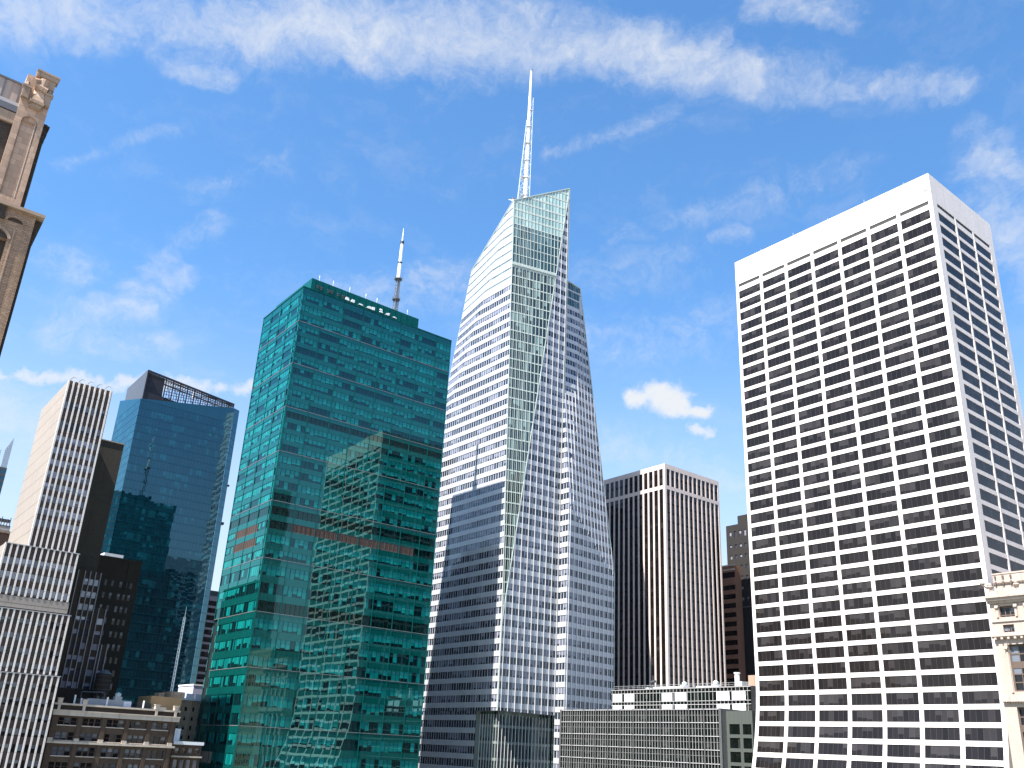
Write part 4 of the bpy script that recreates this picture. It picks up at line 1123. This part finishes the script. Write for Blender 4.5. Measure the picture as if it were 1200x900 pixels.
    for z in frange(61, 82, 1.):
        for k in range(3):
            a = 2 * math.pi * k / 3; b = 2 * math.pi * (k + 1) / 3; m.tube((ax + .33 * math.cos(a), ay + .33 * math.sin(a), z), (ax + .33 * math.cos(b), ay + .33 * math.sin(b), z + 1), .05, .05, 5)
    m.tube((ax, ay, 82), (ax, ay, 85.2), .08, .05, 6); m.build('lattice_pole', MT['white'], T)
loft()

def roof_fan(x, y, z, label):
    T = thing('roof_fan', label, 'roof fan', (x, y, z), 'extract fans on the low roofs')
    m = MB(); m.box(x - .9, x + .9, y - .9, y + .9, z, z + .9); m.build('curb', MT['grey'], T)
    m = MB(); m.tube((x, y, z + .9), (x, y, z + 1.5), .7, .8, 12); m.tube((x, y, z + 1.5), (x, y, z + 1.9), .85, .3, 12); m.build('cowl', MT['pale_steel'], T)
roof_fan(-182.5, 214, 71.1, 'round extract fan on the white curb of the low black grid block, left one')
roof_fan(-170., 213, 71.0, 'round extract fan on the shorter curb of the low black grid block, right one')
roof_fan(-251.5, 71.5, 58.4, 'round extract fan on the grey roof house of the loft building')

def water_tank():
    x, y, zb = -264., 70.4, 55.
    T = thing('water_tank', 'dark round rooftop water tank on legs behind the loft building cornice', 'water tank', (x, y, zb))
    m = MB(); m.tube((x, y, 60.4), (x, y, 65.3), 2.1, 2.0, 20); m.build('barrel', MT['dark_brick'], T)
    m = MB(); m.tube((x, y, 65.3), (x, y, 66.5), 2.2, .1, 20); m.build('conical_roof', MT['dark'], T)
    for a in (45, 135, 225, 315):
        m = MB(); c = Vector((x + 1.5 * math.cos(R(a)), y + 1.5 * math.sin(R(a)), 0)); m.bar((c.x, c.y, 54.8), (c.x, c.y, 60.4), .2, .2, (1, 0, 0)); m.build('leg', MT['dark'], T)
    m = MB(); m.bar((x - 2, y, 60.2), (x + 2, y, 60.2), .3, .3, (0, 0, 1)); m.bar((x, y - 2, 60.2), (x, y + 2, 60.2), .3, .3, (0, 0, 1))
    for z in (61.2, 62.4, 63.6, 64.8): m.tube((x, y, z), (x, y, z + .1), 2.14, 2.12, 20)
    m.build('hoop', MT['dark'], T)
water_tank()

def side_house():
    T = thing('small_building', 'small brown building with a white roof squeezed between loft building and teal tower', 'building', (-262, 93, 0))
    w = MB(); win = []
    f = faces4(-272, -252, 88.2, 96., 0, 48.4)
    def rec(r, c): q = MB(); win.append(q); return q
    facade(f['E'], [(46.3, 47.6), (42.2, 44.6), (38, 40.4), (34, 36.4)], w, rec, [(.7, 1.9), (2.5, 3.7), (4.3, 5.5), (6.1, 7.3)], .3, npan=1)
    for k in 'SNW': w.poly(f[k])
    w.build('wall', MT['old_brick'], T)
    for q in win: q.build('window', MT['old_glass'], T)
    m = MB(); m.box(-272.3, -251.4, 88., 96.3, 48.4, 49.2); m.build('roof', MT['white_roof'], T)
    m = MB(); m.box(-251.9, -251.5, 88., 96.3, 45.2, 45.6); m.build('belt_course', MT['cream'], T)
    m = MB(); m.box(-268, -256, 88.6, 91, 49.2, 52.4); m.build('stair_house', MT['white_roof'], T)
side_house()

# ================================================================== far buildings right of the pier tower
def orange_block():
    T = thing('banded_block', 'narrow orange brown block with dark window bands seen beside the pier tower', 'building', (-268, 342, 0))
    w = MB(); win = {}
    f = faces4(-290, -250.5, 330, 352, 0, 136.2)
    facade(f['S'], [(z, z + 2.2) for z in frange(2, 127, 4.1)] + [(130.6, 133.2)], w, lambda r, c: win.setdefault(r, MB()), None, .3, pane=1.8)
    for k in 'ENW': w.poly(f[k])
    w.poly([(-290, 330, 136), (-250.5, 330, 136), (-250.5, 352, 136), (-290, 352, 136)])
    w.build('wall', MT['orange_stone'], T)
    for r in sorted(win): win[r].build('window_band', MT['black_glass'], T)
    m = MB(); m.box(-290.2, -250.3, 329.8, 330.3, 134., 134.6); m.box(-290.2, -250.3, 329.8, 330.3, 136, 136.6); m.build('cornice', MT['cream'], T)
orange_block()
def soot_tower():
    T = thing('brick_tower', 'sooty dark tower with small square windows between pier tower and white slab', 'tower', (-245, 358, 0))
    w = MB(); win = []
    f = faces4(-258, -215, 335., 365., 0, 156.5)
    def rec(r, c): q = MB(); win.append(q); return q
    facade(f['S'], [(150.4, 153.4), (145.2, 147.), (140.2, 142.), (135.2, 137.), (130.2, 132.), (125.2, 127.), (120.2, 122.)], w, rec, [(1.8, 3.0), (4.6, 5.8), (7.4, 8.6), (10.2, 11.4), (13., 14.2)], .3, npan=1)
    for k in 'ENW': w.poly(f[k])
    w.poly([(-258, 335, 156.5), (-215, 335, 156.5), (-215, 365, 156.5), (-258, 365, 156.5)]); w.build('wall', MT['near_black'], T)
    for q in win: q.build('window', MT['sky_glass'], T)
    m = MB(); m.box(-252.6, -220, 337., 360, 156.5, 161.); m.build('upper_storey', MT['near_black'], T)
    m = MB(); m.box(-258.1, -214.9, 334.7, 335.1, 117.2, 117.9); m.build('belt_course', MT['dark'], T)
soot_tower()

# ================================================================== carved limestone building, lower right
def beaux_arts():
    T = thing('limestone_building', 'carved cream limestone building with urns on its cornice, at the lower right edge', 'building', (-66, 202, 0))
    ys, x0, x1 = 188.6, -80.3, -50.
    S = ys / 190.
    w = MB(); win = []
    def rec(r, c): q = MB(); win.append(q); return q
    Zf = lambda z: 50 + (z - 50) * S
    f = faces4(x0, x1, ys, 212., 0, Zf(84.))
    rows = [(Zf(80.6), Zf(82.8), 0), (Zf(77.6), Zf(79.1), 0), (Zf(66.2), Zf(75.2), 0), (Zf(30.), Zf(63.4), 0)]
    wl = x1 - x0
    facade(f['S'], rows[:1], w, rec, [(1.55 + 5.2 * k, 4.35 + 5.2 * k) for k in range(6)], .6, npan=3) if False else None
    # storeys one at a time because each has its own opening width
    def strip(z0, z1, row, cols, dep, n=3):
        facade([(x0, ys, z0), (x1, ys, z0), (x1, ys, z1), (x0, ys, z1)], [row], w, rec, cols, dep, npan=n)
    per = 5.5
    strip(Zf(79.9), Zf(84.), rows[0], [(1.7 + per * k, 4.6 + per * k) for k in range(5)], .6)
    strip(Zf(76.9), Zf(79.9), rows[1], [(2.0 + per * k, 4.1 + per * k) for k in range(5)], .5, 2)
    strip(Zf(64.6), Zf(76.9), (Zf(66.2), Zf(75.2)), [(2.4 + per * k, 5.6 + per * k) for k in range(5)], .8, 2)
    strip(0, Zf(64.6), (Zf(22.), Zf(63.3)), [(2.3 + per * k, 6.0 + per * k) for k in range(4)], .9, 2)
    for k in 'ENW': w.poly(f[k])
    w.poly([(x0, ys, Zf(84.)), (x1, ys, Zf(84.)), (x1, 212, Zf(84.)), (x0, 212, Zf(84.))])
    w.build('wall', MT['limestone'], T)
    for q in win:
        o = q.build('window', MT['old_glass'], T)
        zz = [v.z for v in q.v]; xx = [v.x for v in q.v]; fr = MB(); yy = q.v[0].y
        za, zb, xa, xb = min(zz), max(zz), min(xx), max(xx)
        nv = 3 if zb - za < 3 else 2
        for k in range(nv + 1): fr.box(xa + (xb - xa) * k / nv - .09, xa + (xb - xa) * k / nv + .09, yy - .1, yy + .02, za, zb)
        for z in frange(zb, za - 2 if False else za, 1) if False else []: pass
        z = zb - .12; k = 0
        while z > za:
            hgt = .24
            if zb - za > 4 and k % 3 == 2: hgt = 1.3
            fr.box(xa, xb, yy - .09, yy + .02, max(za, z - hgt), z); z -= (1.55 if k % 3 != 2 else 2.3); k += 1
        fr.build('frame', MT['bronze'], o)
    # mouldings
    def mould(z, h, out, name='cornice', mat='limestone_plain'):
        m = MB(); m.box(x0 - .25, x1 + .3, ys - out, ys + .1, z, z + h); return m
    m = mould(Zf(83.9), .55, .9); m.box(x0 - .35, x1, ys - 1.25, ys + .1, Zf(84.45), Zf(84.8)); m.box(x0 - .2, x1, ys - .5, ys + .1, Zf(83.4), Zf(83.9)); m.build('cornice', MT['limestone_plain'], T)
    m = mould(Zf(79.7), .25, .25); m.build('string_course', MT['limestone_plain'], T)
    m = mould(Zf(76.75), .3, .9); m.box(x0 - .2, x1, ys - .55, ys, Zf(76.45), Zf(76.75))
    for k in range(24): m.box(x0 + .3 + 1.25 * k, x0 + .75 + 1.25 * k, ys - .8, ys, Zf(76.2), Zf(76.7))
    m.build('bracket_cornice', MT['limestone_plain'], T)
    m = mould(Zf(64.3), .3, .65); m.box(x0 - .2, x1, ys - .4, ys, Zf(64.6), Zf(65.2))
    for k in range(60): m.box(x0 + .1 + .5 * k, x0 + .35 + .5 * k, ys - .5, ys, Zf(64.05), Zf(64.3))
    m.build('string_course', MT['limestone_plain'], T)
    # parapet block, urns, lion-head stubs
    m = MB(); m.box(-78.7, -66, ys - .4, ys + 6, Zf(84.8), Zf(89.1)); m.box(-78.8, -65.9, ys - .5, ys + 6, Zf(89.1), Zf(89.4)); m.box(x0, x1, ys - .7, ys + 1, Zf(84.8), Zf(85.9)); m.build('parapet', MT['limestone_plain'], T)
    m = MB(); m.bar((-79., ys - .62, Zf(87.3)), (-66, ys - .62, Zf(87.3)), .18, .18, (0, 0, 1))
    for x in (-78.2, -76.7, -75.2): m.box(x - .14, x + .14, ys - .75, ys - .4, Zf(86.9), Zf(87.6)); m.box(x - .14, x + .14, ys - .7, ys - .4, Zf(88.3), Zf(88.8))
    m.build('iron_rail', MT['bronze'], T)
    for x in (-79.5, -74.4, -69.):
        m = MB(); b = Zf(85.9)
        prof = [(0, .42), (.12, .42), (.16, .2), (.4, .16), (.55, .45), (.85, .62), (1.15, .55), (1.25, .66), (1.32, .5), (1.6, .12)]
        for (a, ra), (c, rc) in zip(prof, prof[1:]): m.tube((x, ys - .35, b + a), (x, ys - .35, b + c), ra, rc, 12)
        m.build('urn', MT['limestone_plain'], T)
    m = MB(); m.bar((x0 - .9, ys - .6, Zf(87.6)), (x0 + .3, ys - .5, Zf(86.5)), .3, .5, (0, 0, 1)); m.tube((x0 - .9, ys - .6, Zf(87.5)), (x0 - .1, ys - .6, Zf(87.5)), .3, .2); m.build('gargoyle', MT['bronze'], T)
    # scrolled capitals by the openings
    for k in range(5):
        for dx in (-.35, 3.25):
            m = MB(); x = x0 + 1.7 + per * k + dx
            m.box(x - .35, x + .35, ys - .3, ys + .02, Zf(82.6), Zf(83.1)); m.box(x - .22, x + .22, ys - .22, ys + .02, Zf(80.6), Zf(82.6)); m.tube((x - .3, ys - .3, Zf(82.5)), (x + .3, ys - .3, Zf(82.5)), .2, .2, 10); m.build('pilaster', MT['limestone_plain'], T)
        m = MB(); x = x0 + 2.1 + per * k; m.box(x - .3, x + .3, ys - .35, ys, Zf(74.3), Zf(75.4)); m.tube((x - .3, ys - .35, Zf(74.4)), (x + .3, ys - .35, Zf(74.4)), .25, .25, 8); m.box(x - .2, x + .2, ys - .2, ys, Zf(66.), Zf(74.3)); m.build('pilaster', MT['limestone_plain'], T)
beaux_arts()

# ================================================================== tan stone building, near, upper left
def tan_tower():
    T = thing('stone_building', 'near tan stone and brick tower top with carved corner pier, upper left edge', 'building', (-105, 0, 0))
    x = -95.
    L = MB()   # brick shaft with two sunk openings
    f = faces4(-112, x, -14., 9.2, 0, 100.7)
    wn = []
    def rec(r, c): q = MB(); wn.append(q); return q
    facade(f['E'], [(60., 97.2)], L, rec, [(3.5, 6.), (9.5, 12.), (17.4, 21.2)], .7, npan=1)
    for k in 'SNW': L.poly(f[k])
    L.build('shaft', MT['tan_rough'], T)
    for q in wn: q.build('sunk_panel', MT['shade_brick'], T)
    # round heads of the sunk panels and the little attic arch
    def arch(y, z, r, depth, name, mat, xx=x, n=12, up=True):
        m = MB(); pts = [(y + r * math.cos(math.pi * k / n), z + r * math.sin(math.pi * k / n)) for k in range(n + 1)]
        m.poly([(xx + depth, a, b) for a, b in pts]); return m
    for a, b in ((17.4, 21.2),):
        yc = -14 + (a + b) / 2; m = MB(); r = (b - a) / 2
        n = 14
        for k in range(n):
            t0, t1 = math.pi * k / n, math.pi * (k + 1) / n
            q = [(yc + r * math.cos(t0), 97.2 + .55 * r * math.sin(t0)), (yc + r * math.cos(t1), 97.2 + .55 * r * math.sin(t1))]
            Q = [(yc + (r + .3) * math.cos(t0), 97.2 + .55 * (r + .45) * math.sin(t0)), (yc + (r + .3) * math.cos(t1), 97.2 + .55 * (r + .45) * math.sin(t1))]
            m.hexa([(x, *q[0]), (x, *Q[0]), (x, *Q[1]), (x, *q[1])], [(x + .15, *q[0]), (x + .15, *Q[0]), (x + .15, *Q[1]), (x + .15, *q[1])])
        m.build('arch_ring', MT['tan_trim'], T)
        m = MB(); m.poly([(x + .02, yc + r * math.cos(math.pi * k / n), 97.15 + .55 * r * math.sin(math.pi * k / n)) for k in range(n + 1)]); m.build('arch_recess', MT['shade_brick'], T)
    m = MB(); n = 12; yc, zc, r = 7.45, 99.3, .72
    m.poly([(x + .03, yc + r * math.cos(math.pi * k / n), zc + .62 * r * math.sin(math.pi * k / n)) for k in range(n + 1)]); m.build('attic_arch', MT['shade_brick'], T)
    m = MB()
    for k in range(n):
        t0, t1 = math.pi * k / n, math.pi * (k + 1) / n
        g_ = lambda t_, rr_: (yc + rr_ * math.cos(t_), zc + .62 * rr_ * math.sin(t_))
        m.hexa([(x, *g_(t0, r)), (x, *g_(t0, r + .25)), (x, *g_(t1, r + .25)), (x, *g_(t1, r))], [(x + .2, *g_(t0, r)), (x + .2, *g_(t0, r + .25)), (x + .2, *g_(t1, r + .25)), (x + .2, *g_(t1, r))])
    m.build('arch_ring', MT['tan_rough'], T)
    m = MB(); m.box(x, x + .22, -14, 6.4, 99.2, 100.7); m.build('dark_frieze', MT['shade_brick'], T)  # dark brick band under the cornice
    m = MB(); m.box(x, x + .1, 7.55, 7.68, 60, 98.5); m.build('drip_line', MT['tan_trim'], T)
    # back block, a step behind and a little wider: the return, shade put into its brick colour
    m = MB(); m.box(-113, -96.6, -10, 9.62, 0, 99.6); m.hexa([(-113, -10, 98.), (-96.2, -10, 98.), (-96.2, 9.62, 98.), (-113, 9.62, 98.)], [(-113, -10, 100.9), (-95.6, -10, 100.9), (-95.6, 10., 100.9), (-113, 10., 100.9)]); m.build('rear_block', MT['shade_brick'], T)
    m = MB(); m.box(-113, x + .45, -14.2, 9.95, 100.7, 101.05); m.build('cornice', MT['tan_trim'], T)
    # upper stage: corner pier with an arched panel
    P = MB(); y0, y1 = 4.75, 7.5
    f = faces4(-104, x, y0, y1, 101.05, 117.2)
    pn = []
    def rec2(r_, c): q = MB(); pn.append(q); return q
    facade([(x, y0, 101.05), (x, y1, 101.05), (x, y1, 111.35), (x, y0, 111.35)], [(101.9, 111.35)], P, rec2, [(.62, 2.2)], .22, npan=1)
    # arched head of the panel
    yc = y0 + 1.41; r = .79; n = 12
    for k in range(n):
        t0, t1 = math.pi * k / n, math.pi * (k + 1) / n
        a0 = (yc + r * math.cos(t0), 111.35 + r * math.sin(t0)); a1 = (yc + r * math.cos(t1), 111.35 + r * math.sin(t1))
        b0 = (min(y1, max(y0, yc + 2.2 * math.cos(t0))), 111.35 + 1.2 * min(1, 2.2 * math.sin(t0))); b1 = (min(y1, max(y0, yc + 2.2 * math.cos(t1))), 111.35 + 1.2 * min(1, 2.2 * math.sin(t1)))
        P.poly([(x, *a0), (x, *b0), (x, *b1), (x, *a1)], [(a0[0], a0[1]), (b0[0], b0[1]), (b1[0], b1[1]), (a1[0], a1[1])])
        P.poly([(x, *a0), (x, *a1), (x - .22, *a1), (x - .22, *a0)])
    hd = MB(); hd.poly([(x - .22, yc + r * math.cos(math.pi * k / n), 111.35 + r * math.sin(math.pi * k / n)) for k in range(n + 1)])
    P.poly([(x, y0, 112.55), (x, y1, 112.55), (x, y1, 117.2), (x, y0, 117.2)])
    for k in 'SNW': P.poly(f[k])
    P.poly([(-104, y0, 117.2), (x, y0, 117.2), (x, y1, 117.2), (-104, y1, 117.2)])
    pier = P.build('corner_pier', MT['tan_stone'], T)
    for q in pn:
        k = len(q.v); q.v += hd.v; q.f += [[i + k for i in ff] for ff in hd.f]; q.uv += hd.uv; q.mi += hd.mi
        q.uv = [(v.y * 1., v.z) for v in q.v]
        q.build('arched_panel', MT['tan_stone'], pier)
    m = MB(); m.box(x - .18, x - .02, 6.72, 6.8, 101.9, 111.4); m.build('roll_moulding', MT['cream'], pier)
    m = MB(); m.box(-103, x - 1.0, y1, 7.95, 101, 112.6); 
    for z in (112.2, 111.2, 110.3): m.box(-103, x - .9, y1, 8.2 - (112.2 - z) * .1, z, z + .25)
    m.build('return_moulding', MT['shade_brick'], pier)
    # carved crown: shelf, console, scrolls and tilted cap
    m = MB(); m.box(x, x + .75, 5.55, 6.95, 113.55, 113.9); m.box(x, x + .55, 5.7, 6.8, 113.1, 113.55); m.build('shelf', MT['tan_trim'], pier)
    m = MB(); m.hexa([(x, 5.6, 113.9), (x + .7, 5.75, 113.9), (x + .7, 6.85, 113.9), (x, 6.95, 113.9)], [(x, 5.75, 115.6), (x + .35, 6.0, 115.6), (x + .35, 6.7, 115.6), (x, 6.8, 115.6)])
    m.tube((x + .35, 5.75, 115.9), (x + .35, 6.9, 115.7), .42, .42, 10); m.tube((x + .3, 6.3, 115.4), (x + .3, 6.45, 116.9), .36, .5, 10); m.tube((x + .35, 5.5, 116.3), (x + .3, 6.2, 116.7), .5, .3, 10); m.build('carved_console', MT['tan_stone'], pier)
    for ya in (5.0, 7.15):
        m = MB(); m.box(x, x + .5, ya - .35, ya + .35, 113.9, 115.2); m.box(x, x + .62, ya - .45, ya + .45, 115.2, 115.45); m.tube((x + .3, ya, 115.45), (x + .3, ya, 116.), .24, .16, 8); m.build('bracket', MT['tan_trim'], pier)
    m = MB(); m.box(x - .3, x + .55, 5.5, 7.7, 117.2, 117.75); m.box(x, x + .4, 6.6, 7.5, 116.1, 117.2); m.box(x - .3, x + .62, 5.45, 7.78, 117.75, 117.95); m.build('cap', MT['tan_trim'], pier)
    # set-back attic left of the pier: pale panels between dark joints over a lead gutter
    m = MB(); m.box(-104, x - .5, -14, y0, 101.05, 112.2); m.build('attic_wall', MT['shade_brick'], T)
    m = MB(); m.box(-104, x - .1, -14, y0, 112.0, 112.75); m.build('gutter_cornice', MT['lead'], T)
    m = MB(); m.hexa([(-100, -14, 112.75), (x - .2, -14, 112.75), (x - .2, y0, 112.75), (-100, y0, 112.75)], [(-100, -14, 113.6), (x - .75, -14, 113.6), (x - .75, y0, 113.6), (-100, y0, 113.6)]); m.build('lead_roof', MT['lead'], T)
    m = MB(); m.box(-100, x - .85, -14, y0, 113.4, 116.0); m.build('attic_parapet', MT['limestone_plain'], T)
    m = MB(); m.box(-100.1, x - .72, -14, y0, 116., 116.2)
    for k in range(11): m.box(x - .9, x - .74, 4.42 - 1.52 * k, 4.58 - 1.52 * k, 113.4, 116.)
    m.build('lead_joint', MT['lead'], T)
    m = MB(); m.box(x - .5, x - .2, 1, y0, 110.6, 111.9); m.build('attic_band', MT['tan_trim'], T)
tan_tower()

def stepped_hotel():
    T = thing('setback_building', 'dark setback brick tower mirrored in the shaded lower face of the faceted skyscraper', 'building', (-321, 144, 0))
    w = MB(); win = {}
    for i, (xa, xb, ya, yb, za, zb) in enumerate(((-342, -300, 129, 159, 0, 112), (-340, -302, 131, 157, 112, 125), (-338, -304, 133, 155, 125, 132), (-333, -308, 135, 153, 132, 137))):
        f = faces4(xa, xb, ya, yb, za, zb)
        rows = [(z, z + 2.) for z in frange(za + 1.2, zb - 2.2, 3.7)]
        for k in 'NE': facade(f[k], rows, w, lambda r, c: win.setdefault((i, r), MB()), evencols(xb - xa if k == 'N' else yb - ya, 12 if i == 0 else 9 - i, 1.3, .5), .25, npan=1)
        for k in 'SW': w.poly(f[k])
        w.poly([(xa, ya, zb), (xb, ya, zb), (xb, yb, zb), (xa, yb, zb)])
    w.build('wall', MT['old_brick'], T)
    for r in sorted(win): win[r].build('window_row', MT['old_glass'], T)
stepped_hotel()

# ================================================================== neighbours outside the frame (they show in the glass)
simple_block('corner_tower', 'tall pale setback tower east of the carved limestone building', 'tower', 40., 72., 196., 226., 205., MT['limestone'], MT['old_glass'], 10, 9, group=None)
simple_block('brick_block', 'buff brick block next to the carved limestone building', 'building', -48., -12., 192., 222., 96., MT['tan_brick'], MT['old_glass'], 11, 9)
simple_block('stone_block', 'grey stone block on the street behind the carved limestone building', 'building', -8., 36., 192., 224., 74., MT['pinkstone'], MT['old_glass'], 13, 9)
simple_block('stone_block', 'tan stone block north of the carved limestone building', 'building', -30., 10., 240., 275., 120., MT['cream'], MT['old_glass'], 12, 10)
simple_block('brick_block', 'red brown block on the avenue south of the stepped finned base', 'building', -300., -247., -40., 10., 78., MT['old_brick'], MT['old_glass'], 14, 13)
simple_block('stone_tower', 'buff tower on the avenue further south of the stepped base', 'tower', -320., -270., -110., -60., 130., MT['cream'], MT['old_glass'], 14, 13)
simple_block('stone_block', 'pale stone block across the park behind the viewpoint', 'building', 120., 170., -20., 120., 70., MT['cream'], MT['old_glass'], 14, 40)
simple_block('brick_tower', 'brown tower across the park behind the viewpoint', 'tower', 110., 150., 130., 175., 120., MT['old_brick'], MT['old_glass'], 12, 13)
